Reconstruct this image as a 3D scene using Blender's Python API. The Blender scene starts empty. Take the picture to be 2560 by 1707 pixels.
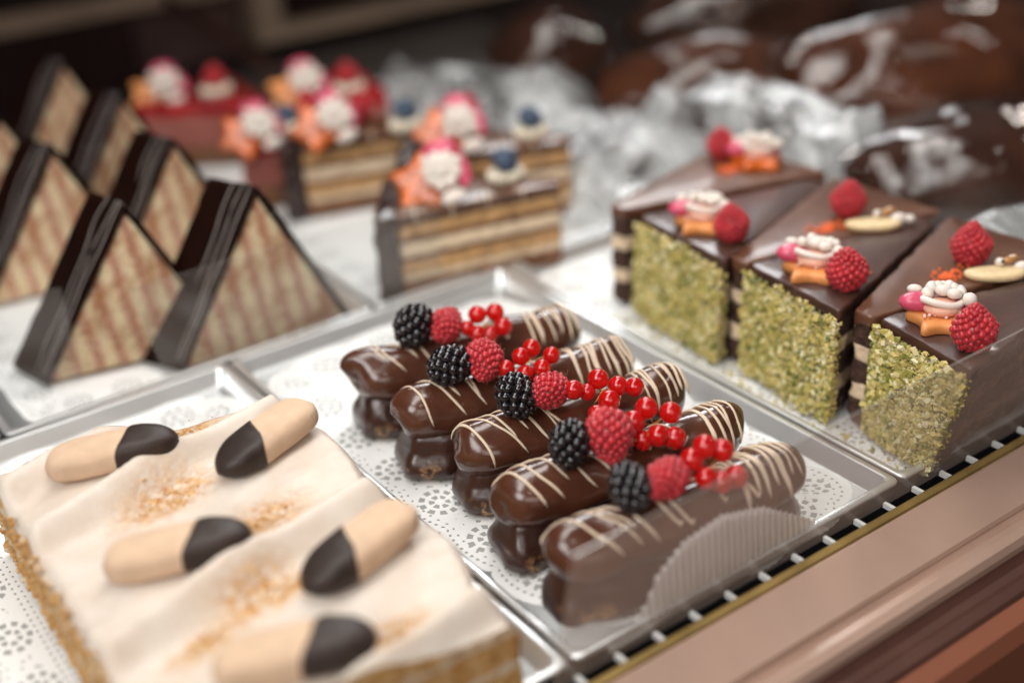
import bpy, math, random
import numpy as np
from mathutils import Vector, Matrix, noise
random.seed(7); np.random.seed(7)
PI = math.pi
S = bpy.context.scene

# ------------------------------------------------------------------ camera
cd = bpy.data.cameras.new('camera'); cam = bpy.data.objects.new('camera', cd); S.collection.objects.link(cam)
cam.matrix_world = Matrix(((.8098, .3117, -.4964, -.341), (-.5842, .3533, -.7307, -.531),
                           (-.0525, .8820, .4683, .412), (0, 0, 0, 1)))
_q = cam.matrix_world.to_quaternion(); cam.rotation_mode = 'QUATERNION'; cam.location = (-.341, -.531, .412); cam.rotation_quaternion = _q
cd.lens = 45.0; cd.sensor_width = 36; cd.clip_start = .01; cd.clip_end = 50
cd.dof.use_dof = True; cd.dof.focus_distance = .70; cd.dof.aperture_fstop = 1.9; cd.dof.aperture_blades = 0
S.camera = cam
# ------------------------------------------------------------------ light
W = bpy.data.worlds.new('World'); S.world = W; W.use_nodes = True
bg = W.node_tree.nodes['Background']; bg.inputs[0].default_value = (.66, .56, .52, 1); bg.inputs[1].default_value = .045
def area(name, loc, target, sx, sy, power, col, spread=180):
    l = bpy.data.lights.new(name, 'AREA'); l.shape = 'RECTANGLE'; l.size = sx; l.size_y = sy; l.energy = power; l.color = col; l.spread = math.radians(spread)
    o = bpy.data.objects.new(name, l); S.collection.objects.link(o); o.location = loc
    o.rotation_euler = (Vector(target) - Vector(loc)).to_track_quat('-Z', 'Y').to_euler()
area('case_strip_light', (.0, .08, .92), (.02, .03, 0), 1.0, .24, 9.0, (1, .965, .92))
area('left_fill_light', (-1.35, -.55, 1.35), (-.05, -.05, 0), 1.0, 1.0, 5.4, (1, .985, .965), 70)  # unseen fill area from the front left
area('shop_light', (-.7, -1.7, 1.25), (.1, 0, 0), 1.4, .8, 2.7, (1, .90, .82), 80)
area('back_light', (.75, .95, .85), (.05, -.08, 0), .7, .3, 1.3, (.97, .99, 1), 55)  # added on the far side for glints on trays and chocolate
for k, (l_, t_, p_) in enumerate([((.45, 1.25, 1.15), (.5, .3, 0), 2.0), ((1.5, .35, 1.1), (.5, .2, 0), 2.2), ((-.15, -.75, 1.5), (.2, .1, 0), 1.2), ((.9, -.5, 1.2), (.4, .1, 0), 1.0)]):
    area('glint_lamp', l_, t_, .07, .07, p_, (1, .93, .86))  # small lamps added for glints on film, berries and chocolate
vs = S.view_settings; S.display_settings.display_device = 'sRGB'
vs.view_transform = 'Standard'; vs.look = 'None'; vs.exposure = -.40; vs.gamma = 1; vs.use_curve_mapping = False

# ------------------------------------------------------------------ materials
class NT:
    def __init__(s, name):
        s.m = bpy.data.materials.new(name); s.m.use_nodes = True; s.t = s.m.node_tree; s.n = s.t.nodes; s.n.clear()
        s.out = s.n.new('ShaderNodeOutputMaterial'); s.co = s.n.new('ShaderNodeTexCoord')
    def add(s, typ, ins=None, **kw):
        n = s.n.new(typ)
        for k, v in kw.items(): setattr(n, k, v)
        for k, v in (ins or {}).items():
            if isinstance(v, bpy.types.NodeSocket): s.t.links.new(v, n.inputs[k])
            else: n.inputs[k].default_value = v
        return n
    def math(s, op, a, b=0.0, c=0.0): return s.add('ShaderNodeMath', {0: a, 1: b, 2: c}, operation=op).outputs[0]
    def noise(s, scale, detail=3, vec=None, rough=.55, dist=0):
        return s.add('ShaderNodeTexNoise', {'Vector': vec if vec is not None else s.co.outputs['Object'], 'Scale': scale, 'Detail': detail, 'Roughness': rough, 'Distortion': dist}).outputs[0]
    def voro(s, scale, feature='F1', vec=None, out='Distance'):
        return s.add('ShaderNodeTexVoronoi', {'Vector': vec if vec is not None else s.co.outputs['Object'], 'Scale': scale}, feature=feature).outputs[out]
    def ramp(s, fac, stops):
        r = s.add('ShaderNodeValToRGB', {0: fac}); e = r.color_ramp.elements
        while len(e) < len(stops): e.new(.5)
        for i, (p, c) in enumerate(stops):
            e[i].position = p; e[i].color = (c, c, c, 1) if isinstance(c, (int, float)) else (*c, 1)
        return r.outputs[0]
    def mix(s, f, a, b, bt='MIX'):
        n = s.add('ShaderNodeMix', data_type='RGBA', blend_type=bt)
        for idx, v in ((0, f), (6, a), (7, b)):
            if isinstance(v, bpy.types.NodeSocket): s.t.links.new(v, n.inputs[idx])
            else: n.inputs[idx].default_value = v if idx == 0 else (*v, 1)
        return n.outputs[2]
    def bump(s, h, strength=.5, dist=.001):
        return s.add('ShaderNodeBump', {'Height': h, 'Strength': strength, 'Distance': dist}).outputs[0]
    def bsdf(s, col, rough=.5, **ins):
        d = {'Base Color': col if isinstance(col, bpy.types.NodeSocket) else (*col, 1), 'Roughness': rough}; d.update(ins)
        return s.add('ShaderNodeBsdfPrincipled', d)
    def done(s, sh):
        s.t.links.new(sh if isinstance(sh, bpy.types.NodeSocket) else sh.outputs[0], s.out.inputs[0]); return s.m

def simple(name, c, rough=.5, var=.15, ns=120, bs=.2, bn=300, metallic=0, sss=0, coat=0, spec=.5, dist=.0006, sssc=None, **kw):
    t = NT(name); n = t.noise(ns, 4)
    lo = tuple(x * (1 - var) for x in c); hi = tuple(min(1, x * (1 + var)) for x in c)
    col = t.ramp(n, [(.3, lo), (.7, hi)])
    d = {'Metallic': metallic, 'Specular IOR Level': spec, 'Coat Weight': coat, 'Coat Roughness': .12}
    if sss: d.update({'Subsurface Weight': sss, 'Subsurface Scale': .004, 'Subsurface Radius': sssc or (1, .5, .3)})
    d.update(kw)
    b = t.bsdf(col, rough, **d)
    if bs: t.t.links.new(t.bump(t.noise(bn, 3), bs, dist), b.inputs['Normal'])
    return t.done(b)

M = {}
# milk chocolate glaze of the logs: glossy with small bubbles and cloudy bloom
def choc(name, c1, c2, rough=.2, crumbs=False):
    t = NT(name); n = t.noise(45, 5); n2 = t.noise(900, 2)
    col = t.ramp(n, [(.3, c1), (.7, c2)])
    pores = t.ramp(t.voro(330), [(.06, 1.0), (.12, 0.0)])
    if crumbs:
        sx = t.add('ShaderNodeSeparateXYZ', {0: t.co.outputs['Object']})
        low = t.ramp(sx.outputs[2], [(.0, 1.0), (.011, 0.0)])
        patch = t.math('MULTIPLY', low, t.ramp(t.noise(75, 4), [(.57, 0.0), (.62, 1.0)]))
        crust = t.ramp(t.noise(700, 3), [(.35, (.20, .07, .02)), (.6, (.62, .36, .14))])
        col = t.mix(patch, col, crust)
        r = t.math('ADD', t.math('MULTIPLY', patch, .5), rough)
    else: r = t.math('ADD', t.math('MULTIPLY', n, .14), rough - .05)
    h = t.math('ADD', t.math('MULTIPLY', t.noise(60, 3), 1.0), t.math('MULTIPLY', pores, -.45))
    b = t.bsdf(col, r, **{'Specular IOR Level': .55, 'Coat Weight': .25, 'Coat Roughness': .1})
    t.t.links.new(t.bump(h, .35, .0016), b.inputs['Normal'])
    return t.done(b)
M['choc'] = choc('milk_chocolate_glaze', (.050, .0165, .010), (.105, .036, .018), .2)
M['chocbase'] = choc('chocolate_base_glaze', (.026, .0085, .006), (.050, .016, .011), .3, True)
M['dark'] = simple('dark_chocolate_coating', (.010, .0032, .0020), .5, .4, 45, .4, 60, spec=.06, dist=.001)
M['rim'] = choc('chocolate_rim', (.018, .007, .006), (.04, .015, .010), .28)
M['tip'] = simple('dipped_chocolate', (.035, .022, .018), .45, .3, 60, .4, 200, spec=.35)
M['loaf'] = simple('chocolate_loaf', (.040, .013, .006), .8, .5, 30, .5, 60, dist=.004, spec=.2)
M['loaf2'] = simple('brown_loaf', (.075, .022, .008), .8, .5, 22, .5, 50, dist=.004, spec=.2)
M['white_choc'] = simple('white_chocolate', (.72, .56, .42), .4, .08, sss=.2)
M['drizzle2'] = simple('pale_drizzle', (.72, .64, .60), .4, .08)
M['blackberry'] = simple('blackberry_skin', (.006, .004, .007), .16, .5, 300, .15, 900, coat=.4, spec=.6)
t = NT('raspberry_skin'); col = t.ramp(t.noise(160, 3), [(.3, (.36, .005, .014)), (.7, (.58, .018, .030))])
b = t.bsdf(col, .34, **{'Subsurface Weight': .45, 'Subsurface Radius': (1, .15, .12), 'Subsurface Scale': .003, 'Sheen Weight': .4, 'Sheen Roughness': .4, 'Sheen Tint': (1, .75, .78, 1), 'Coat Weight': .15, 'Coat Roughness': .2})
M['raspberry'] = t.done(b)
M['hair'] = simple('berry_hair', (.75, .35, .2), .5, .1, bs=0)
t = NT('redcurrant_skin'); b = t.bsdf(t.ramp(t.noise(130, 2), [(.3, (.66, .004, .006)), (.7, (.85, .02, .014))]), .06, **{'Subsurface Weight': .6, 'Subsurface Radius': (1, .12, .06), 'Subsurface Scale': .006, 'Transmission Weight': .45, 'IOR': 1.4, 'Specular IOR Level': .6, 'Coat Weight': .5, 'Coat Roughness': .03})
M['currant'] = t.done(b)
M['calyx'] = simple('dry_calyx', (.09, .05, .02), .8, .4, 600)
M['stem'] = simple('currant_stem', (.55, .22, .05), .5, .2)
M['blueberry'] = simple('blueberry_skin', (.055, .085, .14), .5, .5, 120, .2, 500, spec=.4)
M['cream_dollop'] = simple('whipped_cream', (.80, .72, .58), .5, .05, 90, .4, 200, sss=.3)
M['sugar_white'] = simple('white_sugar_paste', (.80, .72, .65), .38, .05, sss=.3)
M['sugar_pink'] = simple('pink_sugar_paste', (.62, .085, .16), .28, .15, sss=.3, sssc=(1, .3, .3))
M['sugar_skin'] = simple('peach_sugar_paste', (.82, .45, .33), .4, .08, sss=.3)
M['sugar_red'] = simple('red_sugar_bead', (.7, .03, .07), .3, .1)
M['orange_bead'] = simple('orange_sugar_beads', (.85, .16, .035), .45, .15)
M['pearl'] = simple('sugar_pearls', (.85, .55, .48), .35, .1)
M['star'] = simple('orange_star_biscuit', (.62, .12, .008), .32, .3, 60, .3, 300, coat=.3)
M['star2'] = simple('baked_star_biscuit', (.74, .29, .09), .45, .25, 70, .3, 300)
M['marzipan'] = simple('pale_marzipan', (.80, .62, .36), .42, .12, 150, .5, 500, sss=.25)
M['black_bead'] = simple('black_sugar_bead', (.01, .01, .012), .2, .1)
M['bead_brown'] = simple('brown_sugar_paste', (.55, .27, .09), .45, .2)
M['glaze'] = choc('matte_ganache', (.045, .017, .012), (.075, .029, .018), .42)
M['glaze2'] = choc('brown_ganache', (.10, .037, .018), (.15, .056, .026), .42)
M['caramel'] = choc('caramel_glaze', (.07, .026, .014), (.18, .07, .03), .3)
M['sponge_dark'] = simple('chocolate_sponge', (.06, .026, .016), .85, .6, 260, 1, 500, dist=.002)
M['sponge_brown'] = simple('brown_sponge', (.20, .09, .045), .85, .5, 200, 1, 420, dist=.002)
M['sponge_light'] = simple('light_sponge', (.52, .30, .13), .85, .4, 200, 1, 420, dist=.002)
M['cream_layer'] = simple('cream_filling', (.74, .58, .40), .6, .15, 150, .6, 300, dist=.0015)
M['nutcream'] = simple('cream_under_nuts', (.60, .50, .33), .7, .25, 300, .6, 500)
M['jelly'] = simple('red_jelly', (.36, .004, .009), .06, .4, 50, .1, 90, coat=.6, sss=.4, sssc=(1, .1, .1))
M['pinkcream'] = simple('pink_cream', (.32, .10, .08), .6, .2, 60, .4, 200, sss=.2)
# pistachio crumbs: each fragment has its own tone (attribute)
t = NT('chopped_pistachio'); a = t.add('ShaderNodeAttribute', attribute_name='tone')
col = t.ramp(a.outputs['Fac'], [(.0, (.11, .14, .02)), (.25, (.30, .28, .05)), (.5, (.55, .44, .13)), (.8, (.68, .56, .22)), (1, (.78, .70, .44))])
b = t.bsdf(col, .55, **{'Subsurface Weight': .2, 'Subsurface Scale': .002}); t.t.links.new(t.bump(t.noise(900, 2), .3, .0005), b.inputs['Normal']); M['nuts'] = t.done(b)
# layered sponge of the triangular slices
t = NT('layered_sponge'); mp = t.add('ShaderNodeMapping', {'Vector': t.co.outputs['Object'], 'Rotation': (0, math.radians(7), 0)})
nz_ = t.noise(20, 3); nz2 = t.noise(380, 4, rough=.7); sx = t.add('ShaderNodeSeparateXYZ', {0: mp.outputs[0]})
ph = t.math('ADD', t.math('MULTIPLY', sx.outputs[0], 415), t.math('ADD', t.math('MULTIPLY', nz_, 4.2), t.math('MULTIPLY', t.noise(150, 3), 2.4))); wv = t.math('SINE', ph)
wv = t.math('ADD', t.math('MULTIPLY', wv, .75), t.math('MULTIPLY', t.math('SUBTRACT', nz2, .5), 5.0))
base = t.ramp(t.math('MULTIPLY_ADD', wv, .5, .5), [(.1, (.54, .26, .15)), (.36, (.74, .46, .36)), (.55, (.84, .62, .38)), (.9, (.93, .79, .52))])
base = t.mix(t.ramp(t.noise(38, 5, rough=.65), [(.47, 0.0), (.64, .85)]), base, (.44, .18, .07))
pore = t.ramp(t.voro(240), [(.10, 1.0), (.26, 0.0)]); pm = t.math('MULTIPLY', pore, t.ramp(t.noise(90, 2), [(.5, 0.0), (.6, 1.0)]))
base = t.mix(t.math('MULTIPLY', pm, .55), base, (.34, .14, .05))
b = t.bsdf(base, .85, **{'Subsurface Weight': .15, 'Subsurface Scale': .003, 'Specular IOR Level': .2})
h = t.math('ADD', t.math('MULTIPLY', t.noise(330, 5, rough=.7), 1.3), t.math('MULTIPLY', pm, -.8)); h = t.math('ADD', h, t.math('MULTIPLY', wv, .25))
t.t.links.new(t.bump(h, 1, .002), b.inputs['Normal']); M['layered'] = t.done(b)
# cream cake top with attribute 'crumb' for the crumbs dusted on it
t = NT('cream_topping'); a = t.add('ShaderNodeAttribute', attribute_name='crumb')
cf = t.math('MULTIPLY', a.outputs['Fac'], t.ramp(t.noise(170, 5, rough=.7), [(.40, .25), (.58, 1.0)]))
cr = t.ramp(t.noise(260, 3), [(.35, (.50, .22, .06)), (.65, (.72, .45, .20))])
wh = t.ramp(t.noise(35, 3), [(.35, (.68, .58, .49)), (.65, (.74, .67, .59))])
b = t.bsdf(t.mix(cf, wh, cr), .5, **{'Subsurface Weight': .3, 'Subsurface Scale': .005, 'Subsurface Radius': (1, .8, .6)})
t.t.links.new(t.bump(t.math('ADD', t.noise(120, 3), t.math('MULTIPLY', cf, 1.5)), .4, .0015), b.inputs['Normal']); M['creamtop'] = t.done(b)
t = NT('golden_sponge'); sx = t.add('ShaderNodeSeparateXYZ', {0: t.co.outputs['Object']})
nn = t.noise(130, 5, rough=.7); col = t.ramp(nn, [(.3, (.42, .17, .035)), (.5, (.70, .38, .12)), (.7, (.86, .66, .38))])
layer = t.ramp(t.math('ADD', t.math('MULTIPLY', t.math('SINE', t.math('MULTIPLY', sx.outputs[2], 330)), .5), t.math('MULTIPLY', nn, .6)), [(.62, 0.0), (.8, .8)])
b = t.bsdf(t.mix(layer, col, (.86, .76, .60)), .8); t.t.links.new(t.bump(t.noise(220, 5, rough=.7), 1, .003), b.inputs['Normal']); M['golden'] = t.done(b)
M['biscuit'] = simple('ladyfinger_biscuit', (.68, .48, .33), .8, .12, 60, .7, 260, sss=.15)
# metals, paper, plastic, glass
t = NT('brushed_steel_tray'); mp = t.add('ShaderNodeMapping', {'Vector': t.co.outputs['Object'], 'Scale': (1, .04, 1)})
b = t.bsdf(t.ramp(t.noise(9, 4), [(.3, (.72, .73, .73)), (.7, (.84, .85, .85))]), t.ramp(t.noise(14, 5), [(.3, .24), (.7, .38)]), Metallic=.7)
t.t.links.new(t.bump(t.math('ADD', t.math('MULTIPLY', t.noise(900, 3, mp.outputs[0]), .12), t.noise(14, 3)), .22, .002), b.inputs['Normal']); M['steel'] = t.done(b)
M['blackslot'] = simple('black_vent_channel', (.012, .012, .013), .35, .3)
M['whiterib'] = simple('white_plastic_rib', (.72, .72, .70), .35, .05)
M['gold'] = simple('brass_trim', (.50, .34, .12), .38, .25, 40, .2, 200, metallic=.75)
M['rose'] = simple('rose_anodised_rail', (.52, .345, .27), .42, .07, 20, .05, 80, metallic=.25, coat=.2)
M['rose_dark'] = simple('dark_rose_rail', (.09, .038, .028), .45, .15, 20, .1)
M['copper_panel'] = simple('copper_brown_panel', (.26, .09, .05), .5, .12, 8, .1)
t = NT('pleated_white_paper'); pb = t.bsdf((.86, .83, .81), .8); tl = t.add('ShaderNodeBsdfTranslucent', {0: (.86, .82, .8, 1)}); M['paper'] = t.done(t.add('ShaderNodeMixShader', {0: .4, 1: pb.outputs[0], 2: tl.outputs[0]}))
def glassy(name, haze, col, gl=.10, rough=.03):
    t = NT(name); tr = t.add('ShaderNodeBsdfTransparent', {0: (.97, .98, .98, 1)})
    df = t.add('ShaderNodeBsdfDiffuse', {0: (*col, 1)}); g = t.add('ShaderNodeBsdfGlossy', {0: (1, 1, 1, 1), 'Roughness': rough})
    fr = t.add('ShaderNodeLayerWeight', {0: .35}).outputs[1]
    f = t.math('ADD', haze, t.math('MULTIPLY', t.math('SUBTRACT', t.noise(12, 3), .5), haze * .25))
    m1 = t.add('ShaderNodeMixShader', {0: f, 1: tr.outputs[0], 2: df.outputs[0]})
    m2 = t.add('ShaderNodeMixShader', {0: t.math('MULTIPLY_ADD', fr, gl, gl * .4), 1: m1.outputs[0], 2: g.outputs[0]})
    return t.done(m2)
M['glass'] = glassy('reflection_haze_glass', .19, (.84, .66, .58), .05)  # rosy diffuse share puts the pane's pale reflection into its colour
M['acrylic'] = glassy('clear_acrylic', .035, (.8, .68, .62), .04)
M['edge'] = glassy('glass_edge', .10, (.7, .78, .74), .12)
def film(name, milk, col, rough=.12, gl=.35, bsc=28, g0=.04, bst=.8):
    t = NT(name); tr = t.add('ShaderNodeBsdfTransparent', {0: (.95, .95, .95, 1)})
    df = t.add('ShaderNodeBsdfDiffuse', {0: (*col, 1)}); tl = t.add('ShaderNodeBsdfTranslucent', {0: (*col, 1)})
    bp = t.bump(t.noise(bsc, 4, dist=1.2), bst, .010)
    g = t.add('ShaderNodeBsdfGlossy', {0: (1, .99, .98, 1), 'Roughness': rough, 'Normal': bp})
    m0 = t.add('ShaderNodeMixShader', {0: .35, 1: df.outputs[0], 2: tl.outputs[0]})
    mf = t.math('MULTIPLY', t.ramp(t.noise(15, 3), [(.40, .06), (.58, .95)]), milk)
    m1 = t.add('ShaderNodeMixShader', {0: mf, 1: tr.outputs[0], 2: m0.outputs[0]})
    m2 = t.add('ShaderNodeMixShader', {0: t.math('MULTIPLY_ADD', t.add('ShaderNodeLayerWeight', {0: .5}).outputs[1], gl, g0), 1: m1.outputs[0], 2: g.outputs[0]})
    return t.done(m2)
M['film'] = film('clear_cellophane', .0, (.8, .8, .78), .05, .22, 55, .03, .13)
M['milkfilm'] = film('milky_cellophane', .93, (.78, .81, .82), .10, .6, 40, .05, .9)
# lace paper: uv = (distance along the edge, distance in from the edge), metres
t = NT('lace_paper'); uv = t.add('ShaderNodeUVMap'); s2 = t.add('ShaderNodeSeparateXYZ', {0: uv.outputs[0]}); U, V = s2.outputs[0], s2.outputs[1]
def pinrow(e0, pitch, r):
    fu = t.math('MULTIPLY', t.math('SUBTRACT', t.math('FRACT', t.math('DIVIDE', U, pitch)), .5), pitch)
    d = t.math('ADD', t.math('POWER', fu, 2), t.math('POWER', t.math('SUBTRACT', V, e0), 2)); return t.math('LESS_THAN', d, r * r)
def band(v, a, bb): return t.math('MULTIPLY', t.math('GREATER_THAN', v, a), t.math('LESS_THAN', v, bb))
# rosettes: discs of lace repeated along the edge
RP = .031
fu = t.math('MULTIPLY', t.math('SUBTRACT', t.math('FRACT', t.math('DIVIDE', U, RP)), .5), RP)
dv = t.math('SUBTRACT', V, .0165); rr = t.math('SQRT', t.math('ADD', t.math('POWER', fu, 2), t.math('POWER', dv, 2)))
ang = t.math('ARCTAN2', fu, dv)
petal = t.math('GREATER_THAN', t.math('ABSOLUTE', t.math('SINE', t.math('MULTIPLY', ang, 3.0))), .55)
h1 = t.math('MULTIPLY', petal, band(rr, .0022, .0046))
spoke = t.math('GREATER_THAN', t.math('ABSOLUTE', t.math('SINE', t.math('MULTIPLY_ADD', ang, 5.0, .6))), .62)
h2 = t.math('MULTIPLY', spoke, band(rr, .0064, .0090))
cell = t.math('GREATER_THAN', t.voro(210, 'DISTANCE_TO_EDGE', uv.outputs[0]), .24)
h3 = t.math('MULTIPLY', t.math('MULTIPLY', cell, t.math('MULTIPLY', t.math('GREATER_THAN', rr, .0112), t.math('LESS_THAN', rr, .0150))), band(V, .013, .022))
holes = t.math('MAXIMUM', t.math('MAXIMUM', h1, h2), h3)
for e0, pit, r in ((.0042, .0030, .0007), (.0075, .0042, .0006), (.0275, .0036, .0007), (.031, .0036, .0006)): holes = t.math('MAXIMUM', holes, pinrow(e0, pit, r))
tr = t.add('ShaderNodeBsdfTransparent'); pb = t.bsdf((.86, .87, .86), .75)
t.t.links.new(t.bump(t.math('ADD', t.noise(60, 3), t.math('MULTIPLY', t.voro(300, 'DISTANCE_TO_EDGE', uv.outputs[0]), .5)), .35, .001), pb.inputs['Normal'])
M['lace'] = t.done(t.add('ShaderNodeMixShader', {0: t.math('MULTIPLY', holes, .62), 1: pb.outputs[0], 2: tr.outputs[0]}))
M['cabinet'] = simple('dark_cabinet_wood', (.022, .011, .010), .5, .4, 12, .2, 60)
M['cabinet_red'] = simple('oxblood_drawer', (.030, .009, .009), .5, .3, 12, .2, 60)
M['bar'] = simple('taupe_frame_bar', (.62, .46, .34), .45, .15, 12, .1, 60)
M['taupe'] = simple('taupe_back_panel', (.045, .028, .026), .8, .25, 6, .1, 60)
M['panel'] = simple('plum_side_panel', (.16, .09, .085), .6, .2, 6)
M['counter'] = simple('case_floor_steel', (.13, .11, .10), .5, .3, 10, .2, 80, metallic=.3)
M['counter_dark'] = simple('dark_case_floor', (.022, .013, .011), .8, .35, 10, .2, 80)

# ------------------------------------------------------------------ mesh helpers
def _ico(sub):
    import bmesh
    bm = bmesh.new(); bmesh.ops.create_icosphere(bm, subdivisions=sub, radius=1)
    v = np.array([p.co[:] for p in bm.verts]); f = [tuple(x.index for x in q.verts) for q in bm.faces]; bm.free(); return v, f
ICO = {k: _ico(k) for k in (1, 2, 3, 4)}
OCT = (np.array([(1, 0, 0), (-1, 0, 0), (0, 1, 0), (0, -1, 0), (0, 0, 1), (0, 0, -1)], float), [(0, 2, 4), (2, 1, 4), (1, 3, 4), (3, 0, 4), (2, 0, 5), (1, 2, 5), (3, 1, 5), (0, 3, 5)])
CUB = (np.array([(x, y, z) for x in (-1, 1) for y in (-1, 1) for z in (-1, 1)], float), [(0, 1, 3, 2), (4, 6, 7, 5), (0, 4, 5, 1), (2, 3, 7, 6), (0, 2, 6, 4), (1, 5, 7, 3)])
def rotm(e): return np.array(Matrix.Rotation(e[2], 3, 'Z') @ Matrix.Rotation(e[1], 3, 'Y') @ Matrix.Rotation(e[0], 3, 'X'))
class MB:
    def __init__(s): s.v = []; s.f = []; s.n = 0; s.tone = []
    def raw(s, v, f, tone=None):
        v = np.asarray(v, float); s.v.append(v); s.f += [tuple(i + s.n for i in q) for q in f]; s.n += len(v)
        s.tone += [tone if tone is not None else 0.0] * len(v); return s
    def shape(s, kit, c, r, rot=(0, 0, 0), jit=0, tone=None):
        v, f = kit; v = v.copy()
        if jit: v += np.random.uniform(-jit, jit, v.shape)
        r = np.array(r if hasattr(r, '__len__') else (r, r, r)); v = (v * r) @ rotm(rot).T + np.array(c); return s.raw(v, f, tone)
    def ball(s, c, r, sub=2, rot=(0, 0, 0), tone=None): return s.shape(ICO[sub], c, r, rot, 0, tone)
    def box(s, a, b_):
        a = np.array(a, float); b_ = np.array(b_, float); return s.shape(CUB, (a + b_) / 2, np.abs(b_ - a) / 2)
    def loft(s, rings, closed=True, caps=True):
        rings = [np.asarray(r, float) for r in rings]; n = len(rings[0]); v = np.concatenate(rings); f = []
        for i in range(len(rings) - 1):
            for j in range(n if closed else n - 1):
                k = (j + 1) % n; f.append((i * n + j, i * n + k, (i + 1) * n + k, (i + 1) * n + j))
        if caps and closed: f.append(tuple(range(n))[::-1]); f.append(tuple((len(rings) - 1) * n + j for j in range(n)))
        return s.raw(v, f)
    def tube(s, pts, r, n=7, flat=1.0, up=None):
        pts = [Vector(p) for p in pts]; rings = []
        for i, p in enumerate(pts):
            d = (pts[min(i + 1, len(pts) - 1)] - pts[max(i - 1, 0)])
            d = d.normalized() if d.length > 1e-9 else Vector((1, 0, 0)); u = Vector(up[i]) if up else Vector((0, 0, 1))
            a = d.cross(u); a = a.normalized() if a.length > 1e-6 else Vector((0, 1, 0)); c = a.cross(d).normalized()
            rr = r(i / (len(pts) - 1)) if callable(r) else r
            e = min(1, .35 + min(i, len(pts) - 1 - i) * .4); rr *= e
            rings.append([p + a * math.cos(2 * PI * k / n) * rr + c * math.sin(2 * PI * k / n) * rr * flat for k in range(n)])
        return s.loft([[tuple(q) for q in r_] for r_ in rings])
    def data(s, name, m, smooth=True, tone=None):
        v = np.concatenate(s.v); me = bpy.data.meshes.new(name); me.from_pydata(v.tolist(), [], s.f)
        me.materials.append(m); me.polygons.foreach_set('use_smooth', [smooth] * len(me.polygons))
        if tone: me.attributes.new(tone, 'FLOAT', 'POINT').data.foreach_set('value', np.array(s.tone, 'f'))
        me.update(); return me
def link(name, me, parent=None, loc=(0, 0, 0), rot=(0, 0, 0), sc=(1, 1, 1)):
    o = bpy.data.objects.new(name, me); S.collection.objects.link(o); o.location = loc; o.rotation_euler = rot; o.scale = sc
    if parent: o.parent = parent
    return o
def part(name, mb, m, parent, smooth=True, tone=None, stuff=False, **kw):
    o = link(name, mb.data(name, m, smooth, tone) if isinstance(mb, MB) else mb, parent, **kw)
    if stuff: o['kind'] = 'stuff'
    return o
def tag(o, label, cat, group=None):
    o['label'] = label; o['category'] = cat
    if group: o['group'] = group
    return o
def thing(name, label, cat, loc=(0, 0, 0), rot=(0, 0, 0), group=None, sc=1):
    o = link(name, None, None, loc, rot, (sc, sc, sc)); return tag(o, label, cat, group)
def struct(name, mb, m, smooth=False): o = link(name, mb.data(name, m, smooth)); o['kind'] = 'structure'; return o
def nz(x, y=0, z=0, s=0): return noise.noise(Vector((x + s * 17.3, y - s * 5.1, z + s * 3.7)))
def resample(poly, step, closed=True):
    P = [np.array(p, float) for p in poly]; out = []
    for i in range(len(P) if closed else len(P) - 1):
        a, b_ = P[i], P[(i + 1) % len(P)]; n = max(1, int(round(np.linalg.norm(b_ - a) / step)))
        out += [a + (b_ - a) * k / n for k in range(n)]
    return np.array(out)
def roundcorners(poly, r, n=4):
    P = [np.array(p, float) for p in poly]; out = []
    for i, p in enumerate(P):
        a = P[i - 1] - p; b_ = P[(i + 1) % len(P)] - p; la, lb = np.linalg.norm(a), np.linalg.norm(b_); rr = min(r, la * .4, lb * .4)
        p0 = p + a / la * rr; p1 = p + b_ / lb * rr
        for k in range(n + 1):
            t_ = k / n; out.append((1 - t_) ** 2 * p0 + 2 * t_ * (1 - t_) * p + t_ * t_ * p1)
    return out
def outnormals(P):
    d = np.roll(P, -1, 0) - np.roll(P, 1, 0); n = np.stack([d[:, 1], -d[:, 0]], 1); n /= (np.linalg.norm(n, axis=1)[:, None] + 1e-12)
    ar = np.sum(P[:, 0] * np.roll(P[:, 1], -1) - np.roll(P[:, 0], -1) * P[:, 1]); return n if ar > 0 else -n
def slab(poly, z0, z1, edge=.0012, jit=.0006, step=.004, seed=0, r=.003, zl=None, off=0.0, mb=None, drip=0):
    """solid piece with rounded top/bottom edges and slightly uneven walls"""
    P = resample(roundcorners(poly, r), step); N = outnormals(P); mb = mb or MB(); rings = []
    H = z1 - z0; lv = [(z0, -edge), (z0 + edge, 0)]
    k = max(1, int(H / step))
    for i in range(1, k): lv.append((z0 + H * i / k, 0))
    lv += [(z1 - edge, 0), (z1 - edge * .3, -edge * .3), (z1, -edge)]
    lv = sorted(lv)
    for z, ins in lv:
        ring = []
        for p, n in zip(P, N):
            d = off + ins + jit * nz(p[0] * 160, p[1] * 160, z * 200, seed) * 2
            zz = z
            if drip and z <= z0 + edge + 1e-9: zz = z - drip * max(0, .3 + nz(p[0] * 120, p[1] * 120, 0, seed + 3))
            ring.append((p[0] + n[0] * d, p[1] + n[1] * d, zz))
        rings.append(ring)
    return mb.loft(rings)

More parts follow.
